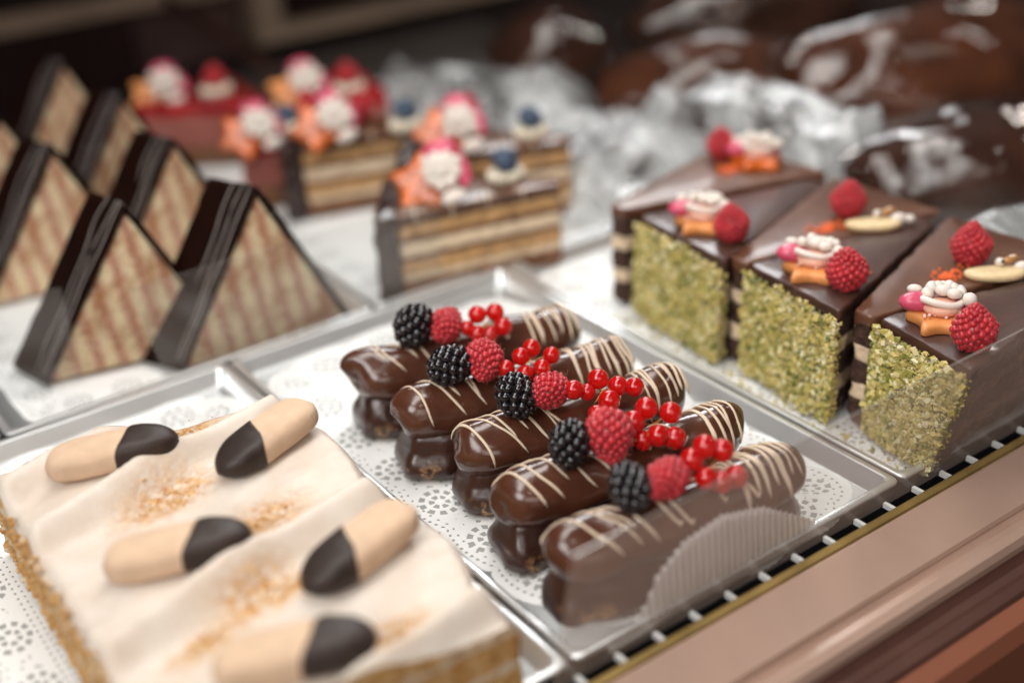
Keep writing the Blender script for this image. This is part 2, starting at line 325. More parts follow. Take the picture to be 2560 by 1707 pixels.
# ------------------------------------------------------------------ the case: floor, trays, rails
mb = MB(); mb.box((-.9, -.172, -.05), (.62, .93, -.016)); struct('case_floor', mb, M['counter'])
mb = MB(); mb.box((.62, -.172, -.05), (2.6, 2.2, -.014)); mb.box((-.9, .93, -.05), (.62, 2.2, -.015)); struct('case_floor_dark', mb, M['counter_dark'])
def tray(x0, x1, y0, y1, label, group='steel display trays'):
    root = thing('display_tray', label, 'tray', ((x0 + x1) / 2, (y0 + y1) / 2, 0), group=group)
    w, d = (x1 - x0) / 2, (y1 - y0) / 2
    def ring(ins, z, rad):
        P = resample(roundcorners([(-w + ins, -d + ins), (w - ins, -d + ins), (w - ins, d - ins), (-w + ins, d - ins)], rad, 6), .05); return [(p[0], p[1], z) for p in P]
    # same vertex count for all rings: sample by the same scheme
    def ring2(ins, z, rad):
        out = []
        for cx, cy, a0 in ((w - ins - rad, -d + ins + rad, -PI / 2), (w - ins - rad, d - ins - rad, 0), (-w + ins + rad, d - ins - rad, PI / 2), (-w + ins + rad, -d + ins + rad, PI)):
            for k in range(9): a = a0 + k * PI / 16; out.append((cx + rad * math.cos(a), cy + rad * math.sin(a), z))
        return out
    mb = MB()
    mb.loft([ring2(.0002, .0062, .005), ring2(.0, .0072, .005), ring2(.0006, .0078, .005), ring2(.0042, .0078, .005), ring2(.0050, .0072, .005), ring2(.0068, -.0022, .005), ring2(.0084, -.0037, .005)], caps=False)
    part('rim', mb, M['steel'], root)
    mb = MB(); mb.loft([ring2(.0082, -.0036, .005), ring2(.0105, -.0042, .005), ring2(.03, -.0044, .005), ring2(.05, -.0044, .005)])
    part('tray_floor', mb, M['steel'], root)
    return root
tray(-.0725, .1535, -.1718, .205, 'steel tray in the middle holding the row of chocolate logs')
tray(-.3005, -.0745, -.1718, .205, 'steel tray at lower left under the big cream cake')
tray(.1555, .60, -.1718, .205, 'steel tray on the right under the pistachio cake slices')
tray(-.2205, .0435, .2075, .70, 'steel tray behind the front row holding the triangular slices')
tray(.0455, .34, .2075, .70, 'steel tray behind the chocolate logs holding the layered slices')
tray(-.50, -.2225, .2075, .70, 'steel tray at the far left edge with dark lace paper')

def doily(label, outline, z, lobes=.046, amp=.0065, group='white lace paper doilies', closed=True):
    cx, cy = np.mean(outline, axis=0); P0 = resample(roundcorners([(x - cx, y - cy) for x, y in outline], .028, 10), .001)
    N = outnormals(P0); seg = np.linalg.norm(np.roll(P0, -1, 0) - P0, axis=1); arc = np.concatenate([[0], np.cumsum(seg)]); L = arc[-1]
    nl = max(1, round(L / lobes)); ns = nl * 9
    ins = [0, .0025, .005, .009, .013, .018, .024, .034, .048]
    vs_, uvs = [], []; n = len(P0)
    for e in ins:
        fade = max(0, 1 - e / .02)
        for i in range(n + 1):
            j = i % n; a = arc[i]; b_ = amp * abs(math.sin(PI * a * nl / L)) ** .7 * fade + .0007 * abs(math.sin(PI * a * ns / L)) * (1 if e == 0 else 0)
            p = P0[j] + N[j] * (b_ - e); zz = z + .0009 * nz(p[0] * 22, p[1] * 22, 0, nl) - (.0 if e else .0003)
            vs_.append((p[0], p[1], zz)); uvs.append((a / L * nl * .031, e))
    m_ = n + 1; fs = [(k * m_ + i, k * m_ + i + 1, (k + 1) * m_ + i + 1, (k + 1) * m_ + i) for k in range(len(ins) - 1) for i in range(n)]
    fs.append(tuple((len(ins) - 1) * m_ + i for i in range(n)))
    me = bpy.data.meshes.new('lace_doily'); me.from_pydata(vs_, [], fs); me.materials.append(M['lace']); uvl = me.uv_layers.new(name='UVMap')
    for l in me.loops: uvl.data[l.index].uv = uvs[l.vertex_index]
    return tag(link('lace_doily', me, None, (cx, cy, 0)), label, 'doily', group)
ZP = -.0030
doily('white lace doily with scalloped edge under the chocolate logs', [(-.056, -.105), (-.030, -.156), (.04, -.164), (.138, -.158), (.140, -.06), (.138, .175), (.06, .192), (-.055, .185), (-.062, .05)], ZP)
doily('long white lace doily under the pistachio slices', [(.168, -.160), (.30, -.163), (.58, -.16), (.58, .19), (.40, .195), (.168, .193)], ZP, .034, .001)
doily('white lace doily showing beside the cream cake at lower left', [(-.288, -.16), (-.10, -.163), (-.086, .10), (-.09, .19), (-.288, .19)], ZP)
doily('white lace doily under the triangular chocolate slices', [(-.20, .222), (.02, .222), (.03, .68), (-.20, .68)], ZP, .034, .001)
doily('white lace doily under the layered slices behind the logs', [(.058, .222), (.325, .222), (.325, .68), (.058, .68)], ZP, .034, .001)
doily('lace doily at the left edge, left of the triangular slices', [(-.49, .222), (-.232, .222), (-.232, .68), (-.49, .68)], ZP, .034, .001)

# front vent channel, ribs, gold line, rose rail, copper panel
X0, X1 = -.7, 1.3
rail = thing('case_front_rail', 'rose metal front rail of the display case with gold line and black vent slot', 'rail', (0, -.18, 0))
def prof(pts, m, name, parent=rail):
    mb = MB(); mb.loft([[(X0, y + .18, z) for y, z in pts], [(X1, y + .18, z) for y, z in pts]], closed=True); return part(name, mb, m, parent, smooth=False)
prof([(-.1737, -.001), (-.1737, -.02), (-.1822, -.02), (-.1822, .001), (-.1815, .001), (-.1815, -.009), (-.1742, -.009), (-.1742, -.001)], M['blackslot'], 'vent_slot')
prof([(-.1823, .0030), (-.1823, -.02), (-.1878, -.02), (-.1878, .0014), (-.187, .0030), (-.184, .0040)], M['gold'], 'gold_trim')
prof([(-.1879, .0018), (-.1879, -.03), (-.2145, -.03), (-.2145, -.0105), (-.2136, -.0088), (-.191, .0010), (-.189, .0018)], M['rose'], 'rail_cap')
prof([(-.2146, -.0120), (-.2146, -.031), (-.2305, -.031), (-.2305, -.0162), (-.2285, -.0125), (-.224, -.0112), (-.2195, -.0118), (-.2165, -.0140)], M['rose'], 'rail_bead')
prof([(-.2306, -.0200), (-.2306, -.034), (-.2495, -.034), (-.2495, -.0275), (-.2475, -.0245), (-.243, -.0225), (-.2385, -.0250), (-.2345, -.0240)], M['rose_dark'], 'lower_moulding')
prof([(-.2496, -.0265), (-.2496, -.60), (-.262, -.60), (-.262, -.040), (-.258, -.031)], M['copper_panel'], 'front_panel')
for i in range(-18, 40):
    mb = MB(); x = -.0505 + i * .0235; mb.box((x - .0011, -.0032, -.0012), (x + .0011, .0056, .0018)); 
    part('vent_rib', mb, M['whiterib'], rail, smooth=False)
GX = -.086
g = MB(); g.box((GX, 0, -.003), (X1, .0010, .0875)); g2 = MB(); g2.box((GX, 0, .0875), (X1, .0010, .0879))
pane = thing('front_glass_pane', 'low glass pane with a reflection haze in its colour, standing along the front rail, leaning outward', 'glass pane', (0, -.1735, 0), (math.radians(12), 0, 0))
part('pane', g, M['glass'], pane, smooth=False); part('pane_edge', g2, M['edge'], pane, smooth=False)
def acrylic(label, x0, x1, y, h, foot=.03, slant=0, rot=0):
    r_ = thing('acrylic_stand', label, 'acrylic stand', ((x0 + x1) / 2, y, 0), (0, 0, rot), 'clear acrylic stands'); w = (x1 - x0) / 2
    mb = MB(); mb.loft([[(-w - slant, 0, h), (w, 0, h), (w, 0, .0), (-w, 0, .0)], [(-w - slant, .0012, h), (w, .0012, h), (w, .0012, .0), (-w, .0012, .0)]]); part('plate', mb, M['acrylic'], r_, smooth=False)
    mb = MB(); mb.tube([(-w - slant, .0006, h), (w, .0006, h)], .0005, 5); mb.tube([(-w - slant, .0006, h), (-w, .0006, 0)], .0005, 5); part('plate_edge', mb, M['edge'], r_)
    if foot: mb = MB(); mb.box((-w, -foot, .0), (-w + foot * 1.2, 0, .001)); part('foot', mb, M['acrylic'], r_, smooth=False)
    return r_
acrylic('wide clear acrylic divider in front of the foremost right triangular slice', -.112, .205, .2135, .074, .0, .012)
acrylic('small clear acrylic plate in front of the left triangular slice', -.205, -.155, .262, .070, .0, .008, math.radians(-12))

# ------------------------------------------------------------------ fruit
def fib(n):
    i = np.arange(n) + .5; ph = np.arccos(1 - 2 * i / n); th = PI * (1 + 5 ** .5) * i
    return np.stack([np.cos(th) * np.sin(ph), np.sin(th) * np.sin(ph), np.cos(ph)], 1)
def blackberry_mesh(seed):
    random.seed(seed); mb = MB(); mb.ball((0, 0, 0), (.0085, .0085, .0105), 2)
    for d in fib(50):
        r = .0033 * random.uniform(.88, 1.12); p = d * np.array((.0092, .0092, .0118)) + np.random.uniform(-.0003, .0003, 3)
        mb.ball(p, (r, r * random.uniform(.9, 1.1), r), 2)
    return mb.data('blackberry', M['blackberry'])
def raspberry_mesh(seed, n=115, hairs=True, cone=.35):
    random.seed(seed); np.random.seed(seed); mb = MB(); cv, cf_ = ICO[3]; sh_ = 1 - cone * np.clip(cv[:, 2], 0, 1) ** 1.2; mb.raw(np.stack([cv[:, 0] * .0099 * sh_, cv[:, 1] * .0099 * sh_, cv[:, 2] * .0117], 1), cf_)
    for d in fib(n):
        sh = 1 - cone * max(0, d[2]) ** 1.2; p = d * np.array((.0100 * sh, .0100 * sh, .0120)) * random.uniform(.96, 1.03)
        r = .00200 * random.uniform(.85, 1.15) * (1 - .2 * max(0, d[2])); mb.ball(p, (r, r, r), 2)
    me = mb.data('raspberry', M['raspberry'])
    h = MB()
    if hairs:
        for k in range(60):
            d = np.random.normal(size=3); d /= np.linalg.norm(d); sh = 1 - cone * max(0, d[2]) ** 1.2; p = d * np.array((.0118 * sh, .0118 * sh, .0138))
            q = d + np.random.normal(size=3) * .7; h.tube([p, p + q * .0009, p + q * .0018 + np.random.normal(size=3) * .0005], .00006, 3)
    return me, (h.data('hairs', M['hair']) if hairs else None)
BB = [blackberry_mesh(k) for k in (1, 2, 3)]
RB = [raspberry_mesh(k, cone=c) for k, c in ((4, .3), (5, .5), (6, .42))]
RBU = [raspberry_mesh(k, 130, False, c) for k, c in ((8, .55), (9, .5), (10, .6))]
def blackberry(i, loc, rot, label, sc=1):
    tag(link('blackberry', BB[i], None, loc, rot, (sc,) * 3), label, 'blackberry', 'blackberries on the chocolate logs')
def raspberry(me, loc, rot, label, group, sc=1.0, sz=None):
    o = thing('raspberry', label, 'raspberry', loc, rot, group)
    part('drupelets', me[0], None, o, sc=sz or (sc,) * 3)
    if me[1]: part('hairs', me[1], None, o, sc=sz or (sc,) * 3)
mb = MB(); mb.ball((0, 0, 0), (.0054, .0054, .0054), 3); CUR = mb.data('currant', M['currant'])
mb = MB()
for k in range(6): a = k * PI / 3; mb.tube([(0, 0, -.0048), (.0006 * math.cos(a), .0006 * math.sin(a), -.0056), (.0012 * math.cos(a + .3), .0012 * math.sin(a + .3), -.0064)], .00028, 4)
mb.ball((0, 0, -.005), (.0009, .0009, .0006), 1); CAL = mb.data('calyx', M['calyx'])
def currants(loc, pts, label, cal):
    o = thing('redcurrant_sprig', label, 'redcurrants', loc, (0, 0, 0), 'redcurrant sprigs on the chocolate logs'); c0 = np.mean(np.array([p[:3] for p in pts]), axis=0)
    st = MB(); st.tube([tuple(c0 + np.array((-.008, -.004, -.001))), tuple(c0 + np.array((0, 0, .001))), tuple(c0 + np.array((.008, .002, .001)))], .0005, 5)
    for k, p in enumerate(pts):
        q = np.array(p[:3]) * 1.1; st.tube([tuple(c0 + (q - c0) * .1), tuple(c0 + (q - c0) * .55 + np.array((0, 0, .0006))), tuple(q)], .00035, 5)
        sc = p[3] if len(p) > 3 else 1; b_ = part('currant', CUR, None, o, loc=tuple(q), sc=(sc,) * 3)
        e = cal[k % len(cal)]; part('calyx', CAL, None, b_, rot=e)
    part('stem', st, M['stem'], o)

# ------------------------------------------------------------------ chocolate logs
def log_cake(cx, cy, ang, label, seed, L=.147, R=.0175, hz=.0318, driz=None, peak=0, beak=0, lift=0, bw=1.0, bend=0):
    cx += .0055; cy += .0095
    o = thing('chocolate_log', label, 'chocolate log', (cx, cy, 0), (0, 0, ang), 'chocolate logs with berries')
    def ctr(s): return np.array((s * L / 2, bend * (s * s - .4) + .0012 * nz(s * 1.7, 0, 0, seed), hz + .0022 * nz(s * 1.6, 4, 0, seed) + .0026 * (s * s - .3) + lift * max(0, s)))
    L += .003 * math.sin(seed * 2.3); ne = 9.5 + 2 * math.sin(seed * 1.7)
    def rad(s, n_=ne): return R * (1 + .07 * (s * s - .4)) * max(0, 1 - abs(s) ** n_) ** .40
    def surf(s, ph, off=0):
        s_ = min(.999, max(-.999, s)); r = rad(s_) * (1 + .15 * nz(s_ * 3.2, math.cos(ph) * 1.2, math.sin(ph) * 1.2, seed) + .025 * nz(s_ * 11, math.cos(ph) * 3, math.sin(ph) * 3, seed)) + off
        # a soft squarish section, a little flatter below
        k = 1 + .03 * math.cos(4 * ph)
        c = ctr(s_); return np.array((c[0] + (off * (1 if s_ > .9 else -1 if s_ < -.9 else 0)) * 1.0, c[1] + r * k * math.sin(ph) * 1.05, c[2] + r * k * math.cos(ph)))
    ss = [-math.cos(PI * k / 46) for k in range(47)]; n = 40; mb = MB(); rings = []
    for s in ss:
        ring = []
        for j in range(n):
            ph = 2 * PI * j / n; p = surf(s, ph)
            p[0] += (.004 * math.sin(ph + seed) if s > 0 else .002 * math.sin(ph * 1 + seed * 2)) * s ** 8
            if s < -.72 and (peak or beak):
                w = (-s - .72) / .28; g_ = max(0, math.cos(ph - .5)) ** 3
                p[2] += peak * w * w * g_; p[0] -= (peak * .9 + beak) * w * w * g_
            ring.append(p)
        rings.append(ring)
    mb.loft(rings); part('upper_roll', mb, M['choc'], o)
    # lower biscuit block with a waist
    lv = [(0, .0222), (.0012, .0240), (.005, .0243), (.0085, .0236), (.0115, .0224), (.0142, .0208), (.0168, .0196), (.020, .0186), (.027, .015)]
    mb = MB(); rings = []; m_ = 90
    for z, hw in lv:
        ring = []
        for j in range(m_):
            a = 2 * PI * j / m_; ca, sa = math.cos(a), math.sin(a); e = .46
            x = (L / 2 + .0015 - (.0243 - hw) * .95) * math.copysign(abs(ca) ** e, ca); y = hw * bw * math.copysign(abs(sa) ** e, sa)
            d = 1 + .22 * nz(x * 60, y * 60, z * 40, seed + 2) + .05 * nz(x * 220, y * 220, z * 160, seed + 5)
            c = ctr(x / (L / 2)); ring.append((x * (1 + .02 * nz(y * 120, z * 100, 0, seed)), c[1] + y * d + .003 * nz(x * 30, z * 90, 3, seed), z + lift * .6 * max(0, x / (L / 2)) * (z > .01)))
        rings.append(ring)
    mb.loft(rings); part('lower_block', mb, M['chocbase'], o)
    def line(pts, r=.00085):
        mb2.tube([surf(s, ph, .0002) for s, ph in pts], r, 7, .7, up=[tuple((surf(s, ph, .003) - surf(s, ph, 0)) / .003) for s, ph in pts])
    mb2 = MB(); random.seed(seed)
    def arc(s0, s1, p0, p1, r=.00085, hook=0):
        k = 16; pts = []
        for i in range(k + 1):
            t_ = i / k; pts.append((s0 + (s1 - s0) * t_ + .030 * nz(t_ * 2.2, s0 * 9, 0, seed), p0 + (p1 - p0) * t_))
        for h_ in range(hook): pts.append((pts[-1][0] + .012, pts[-1][1] + .06))
        line(pts, r)
    # phi>0 is away from the viewer, phi<0 towards the viewer
    for s0, s1, p0, p1, hk in driz: arc(s0, s1, p0, p1, .00080 * random.uniform(.85, 1.25), hk)
    part('white_drizzle', mb2, M['white_choc'], o)
    return o
def dz(seed, right, left, mid):
    """zigzag: close lines at the right end, few on the left, short ones in the middle"""
    random.seed(seed); out = []
    s = .97
    for k in range(right):
        ds = random.uniform(.05, .085); out.append((s + .02, s + .05 - .01 * k, 1.35, -random.uniform(1.1, 1.75), 0)); out.append((s - ds * .45, s + .045 - .01 * k, 1.35, -random.uniform(1.0, 1.7), 0)) if k % 2 else None; s -= ds
    left = left + [(-.72, -.45 - .04 * seed % .1, -.7), (-.6, -.34, -1.2)]
    for s0, s1, pe in left: out.append((s0, s1, 1.3, pe, 0))
    for s0, s1, p0, pe in mid: out.append((s0, s1, p0, pe, 2))
    return out
D1 = dz(1, 7, [(-.9, -.62, -1.1), (-.88, -.76, -.5), (-.98, -.9, .2)], [(.1, .32, .6, -.75), (-.3, -.1, .9, -.4)])
D2 = dz(2, 8, [(-.93, -.78, -1.5), (-.86, -.5, -1.35), (-.5, -.36, -1.0)], [(.05, .18, .5, -.5), (-.25, -.12, .9, -.9)])
D3 = dz(3, 7, [(-.98, -.80, -1.7), (-.97, -.52, -1.45), (-.8, -.57, -.9)], [(-.42, -.18, .7, -.9), (-.38, -.22, .8, -.85), (.22, .32, -.1, -.6)])
D4 = dz(4, 6, [(-.97, -.74, -1.3), (-.85, -.60, -1.2), (-.8, -.66, .4)], [(-.38, -.2, .5, -.9), (.02, .12, -.2, -.55), (.25, .42, .9, -.7)])
D5 = dz(5, 8, [(-.92, -.60, -1.25), (-.80, -.46, -1.15), (-.95, -.8, .6)], [(-.35, -.12, .8, -1.0), (-.28, -.04, .6, -1.1), (.1, .26, .9, -.9), (.3, .5, 1., -1.2)])
log_cake(.0250, .0560, math.radians(-13.2), 'rearmost chocolate log, left end drawn up into a hooked chocolate tip', 11, driz=D1, peak=.008, beak=-.001)
log_cake(.0225, .0000, math.radians(-13.8), 'second chocolate log from the back, whose left end has a blunt beak', 12, driz=D2, beak=.002)
log_cake(.0270, -.0480, math.radians(-10), 'middle one of the five chocolate logs, with a smooth rounded left end', 13, driz=D3, bend=.002)
log_cake(.0185, -.1015, math.radians(-8.5), 'fourth chocolate log from the back, beside the raspberry with a pointed tip', 14, driz=D4, bend=.003)
log_cake(.0115, -.1520, math.radians(-6.5), 'nearest chocolate log lying behind the front glass in a pleated paper', 15, driz=D5, bend=.004, lift=.003, bw=.82)

BBL = ['blackberry on the rearmost chocolate log, largest and farthest back', 'glossy blackberry on the second chocolate log from the back', 'blackberry on the middle one of the five chocolate logs', 'blackberry on the fourth chocolate log from the back', 'blackberry on the nearest chocolate log, half behind the glass']
FX, FY, FZ = .0055, .0095, -.0062
for i, (x, y, z, e, sc) in enumerate([(-.0085, .0615, .0685, (.3, .2, .4), 1.03), (-.0175, .0085, .0665, (1.2, .4, .9), .97), (-.0085, -.0440, .0665, (.4, .7, 2), .95), (-.0155, -.1000, .0660, (.2, .3, 1), .92), (-.0170, -.1490, .0655, (.9, .3, 2.6), .92)]):
    blackberry(i % 3, (x + FX, y + FY, z + FZ), e, BBL[i], sc)
RBL = ['raspberry between blackberry and redcurrants on the rearmost chocolate log', 'sharp bright raspberry with fine hairs on the second chocolate log from the back', 'raspberry lying on the middle one of the five chocolate logs', 'raspberry with its point towards the viewer on the fourth chocolate log', 'elongated raspberry on the nearest chocolate log, partly behind glass']
for i, (x, y, z, e, sz, v) in enumerate([(.0095, .0530, .0665, (.4, 1.2, 1.0), (.92, .92, .95), 0), (.0005, .0000, .0665, (1.9, .3, -.4), (1.02, 1.02, 1.05), 0), (.0085, -.0510, .0660, (1.45, .1, -1.2), (.92, .92, 1.02), 0), (.0035, -.1085, .0665, (2.35, .1, -.35), (1.12, 1.1, 1.15), 1), (.0015, -.1535, .0640, (1.5, .0, -1.3), (.9, .9, 1.25), 2)]):
    raspberry(RB[v], (x + FX, y + FY, z + FZ), e, RBL[i], 'raspberries on the chocolate logs', sz=sz)
CALS = [(.9, .5, 0), (1.4, -.3, .5), (2.2, .6, 0), (.4, -.9, 0), (1.2, .2, 2)]
CLAB = ['redcurrant sprig on the rearmost chocolate log', 'redcurrant sprig on the second chocolate log from the back', 'redcurrant sprig with orange stem on the middle chocolate log', 'redcurrant sprig on the fourth chocolate log from the back', 'redcurrant sprig on the nearest chocolate log, cut by the glass edge']
CP = [
 ((.029, .042, .0635), [(-.0088, .003, 0, .9), (-.001, .004, .0052, 1.05), (.0088, .001, .0045, 1.05), (-.0065, -.0035, -.002, .95), (.0, -.006, -.0035, .93), (.0075, -.008, -.0005, 1.08)]),
 ((.0225, -.012, .0635), [(-.0125, .002, -.001, .98), (-.003, .0015, .003, .98), (.004, .0015, .0055, 1.), (-.006, -.006, -.003, .97), (.003, -.0085, -.002, 1.), (.012, -.005, .001, .95)]),
 ((.031, -.066, .062), [(-.011, .006, .004, 1.05), (-.0035, .0045, .0005, .9), (.004, .005, .005, 1.1), (-.0075, -.008, -.005, .98), (.0015, -.0065, -.0015, 1.15), (.011, -.002, .0015, 1.05), (.0175, -.007, .0005, 1.02)]),
 ((.0285, -.110, .066), [(-.007, .0025, .0015, 1.15), (.0015, .003, .0055, 1.12), (.010, -.0045, .003, 1.1), (-.0005, -.0075, -.004, 1.1), (.0065, -.0115, -.0065, 1.15), (-.006, -.003, -.0065, 1.)]),
 ((.0255, -.157, .066), [(-.0065, .003, .0025, 1.1), (.0015, .003, .006, 1.15), (.0085, -.001, .003, 1.1), (-.005, -.005, -.004, 1.05), (.0015, -.008, -.0075, 1.1), (.0095, -.009, -.0075, 1.12)])]
for (l, pts), lab in zip(CP, CLAB): currants((l[0] + FX, l[1] + FY, l[2] + FZ), pts, lab, CALS)

# pleated paper standing between the nearest log and the glass
xs = np.linspace(-.052, .098, 240); top = np.interp(xs, [-.052, -.034, -.026, -.020, -.003, .022, .05, .075, .098], [.004, .006, .014, .026, .038, .042, .034, .018, .001])
rows = 7; v = []; 
for k in range(rows + 1):
    for i, x in enumerate(xs):
        t_ = k / rows; pl = math.sin(x * 2 * PI / .0042) * .0011 * (.3 + .7 * t_); y = -.1716 + t_ * .0035 + pl * .5 + .001 * nz(x * 30, t_, 0, 3)
        z = top[i] * t_ + (.0007 * math.sin(x * 2 * PI / .0042 + 1.2) if k == rows else 0) + .0015; v.append((x - .02, y + .17, z))
f = [(k * 240 + i, k * 240 + i + 1, (k + 1) * 240 + i + 1, (k + 1) * 240 + i) for k in range(rows) for i in range(239)]
me = MB().raw(v, f).data('pleated_paper', M['paper']); o = link('pleated_paper', me, None, (.02, -.17, 0)); tag(o, 'pleated white paper flap in front of the nearest chocolate log', 'paper cup')
o.modifiers.new('thick', 'SOLIDIFY').thickness = .0002

# ------------------------------------------------------------------ decorations
def star_mesh(R, r, h, m, name='star_biscuit'):
    P = []
    for k in range(10): a = PI / 2 + k * PI / 5; q = R if k % 2 == 0 else r; P.append((q * math.cos(a), q * math.sin(a)))
    P = resample(roundcorners(P, R * .32, 5), .0015); rings = [[(p[0] * s_, p[1] * s_, z) for p in P] for z, s_ in ((0, .93), (h * .15, 1), (h * .7, .98), (h * .93, .92), (h, .8), (h * 1.03, .4))]
    return MB().loft(rings).data(name, m)
STAR1 = star_mesh(.0175, .0095, .0045, M['star']); STAR2 = star_mesh(.0165, .0085, .0045, M['star2'])
def blossom(loc, rot, label, group, star, sc=1.0, seed=0):
    """star biscuit with a pink and white sugar-paste ornament"""
    o = thing('sugar_ornament', label, 'cake decoration', loc, rot, group, sc); random.seed(seed); part('star_biscuit', star, None, o, loc=(-.0005, -.0045, 0), sc=(.98, .98, 1))
    mb = MB(); mb.ball((-.0095, .0015, .0075), (.0078, .0052, .0042), 3, (0, .1, .25)); mb.ball((.0085, .0035, .0070), (.0062, .0055, .0036), 3, (0, -.1, -.4)); part('pink_lobes', mb, M['sugar_pink'], o)
    mb = MB(); mb.ball((0, -.002, .0068), (.0078, .0068, .0034), 3); part('peach_disc', mb, M['sugar_skin'], o)
    mb = MB(); pts = [(.0078 * math.cos(a), .0058 * math.sin(a) - .0005, .0098 + .0008 * math.sin(2 * a)) for a in np.linspace(0, 2 * PI, 30)]; mb.tube(pts, .0016, 8)
    for k in range(9):
        a = .2 + k * .34; q = .0072 + random.uniform(-.001, .0012); mb.ball((q * math.cos(a) + .001, q * .75 * math.sin(a) + .001, .0118 + random.uniform(-.0008, .0014)), random.uniform(.0019, .0029), 2)
    mb.ball((-.0105, .0055, .0115), (.0032, .0022, .0019), 2); mb.ball((.0105, -.0025, .0108), .0031, 2); mb.ball((.0005, .0012, .0130), (.0036, .0026, .0024), 2); mb.ball((.0045, -.001, .0126), (.0032, .0026, .0022), 2)
    part('white_piping', mb, M['sugar_white'], o)
    mb = MB()
    for k in range(16): mb.ball((random.uniform(-.008, .008), -.0065 + random.uniform(-.0032, .0015), .0052 + random.uniform(0, .0012)), random.uniform(.00055, .0009), 1)
    part('sugar_pearls', mb, M['pearl'], o)
    return o
def rosette(loc, rot, label, group, star, sc=1.0, seed=0):
    """sugar blossom of white petals and a pink patch leaning on an orange star"""
    o = thing('sugar_blossom', label, 'cake decoration', loc, rot, group, sc); random.seed(seed); part('star_biscuit', star, None, o, loc=(-.0095, -.004, -.003), rot=(0, 0, .35 + .2 * seed))
    mb = MB(); mb.ball((-.001, .0095, .0035), (.0080, .0058, .0040), 3, (0, 0, .2)); mb.ball((.0092, .001, .001), (.0040, .0085, .0030), 3, (0, 0, .25)); part('pink_petals', mb, M['sugar_pink'], o)
    mb = MB(); n_ = 7 + seed % 3
    for k in range(n_):
        a = 2 * PI * k / n_ + seed; q = .0068 * random.uniform(.85, 1.15); mb.ball((q * math.cos(a), q * math.sin(a), .0055), (random.uniform(.0034, .0044), random.uniform(.0026, .0034), .0026), 2, (0, 0, a))
    for k in range(5): a = 2 * PI * k / 5 + 1; mb.ball((.0028 * math.cos(a), .0028 * math.sin(a), .0082), (.0028, .0024, .0022), 2)
    mb.ball((.0055, -.0125, .0030), (.0062, .0032, .0028), 3, (0, 0, .35)); part('white_petals', mb, M['sugar_white'], o)
    mb = MB()
    for k in range(12): mb.ball((-.0095 + random.uniform(-.006, .005), -.004 + random.uniform(-.007, .006), .0022 + random.uniform(0, .0008)), random.uniform(.0006, .001), 1)
    part('sugar_pearls', mb, M['pearl'], o)

def marzipan(loc, rot, label, seed):
    o = thing('marzipan_biscuit', label, 'cake decoration', loc, rot, 'marzipan biscuits on the pistachio slices'); mb = MB()
    P = [( .0185 * math.cos(a), .0100 * math.sin(a) * (1.0 if math.sin(a) < 0 else .55)) for a in np.linspace(0, 2 * PI, 40, endpoint=False)]
    mb.loft([[(x * s_, y * s_, z) for x, y in P] for z, s_ in ((0, .85), (.0012, .97), (.003, 1), (.0045, .95), (.0054, .8), (.0057, .4))]); part('oval_biscuit', mb, M['marzipan'], o)
    mb = MB(); mb.ball((.003, .003, .008), (.0030, .0026, .0030), 2); mb.ball((.0165, .002, .005), (.0052, .0036, .0034), 3); mb.ball((.024, .003, .004), (.0036, .003, .0026), 2); mb.ball((.011, .006, .009), .0022, 2); part('white_piping', mb, M['sugar_white'], o)
    mb = MB(); mb.ball((.0085, .0045, .0085), (.0052, .002, .0022), 2, (0, -.2, .2)); mb.ball((.013, .008, .0085), .0022, 2); part('brown_piping', mb, M['bead_brown'], o)
    mb = MB(); mb.ball((.0040, .0006, .0095), .0011, 2); part('black_bead', mb, M['black_bead'], o)

def sprinkles(parent, c, r, n, z, seed):
    random.seed(seed); mb = MB()
    for k in range(n):
        a = random.uniform(0, 2 * PI); q = r * abs(random.gauss(0, .5)); mb.ball((c[0] + q * math.cos(a) * 1.2, c[1] + q * math.sin(a) * .8, z + .0004 + (random.random() < .3) * .0009), random.uniform(.0009, .0012), 1)
    part('orange_sprinkles', mb, M['orange_bead'], parent, stuff=True)

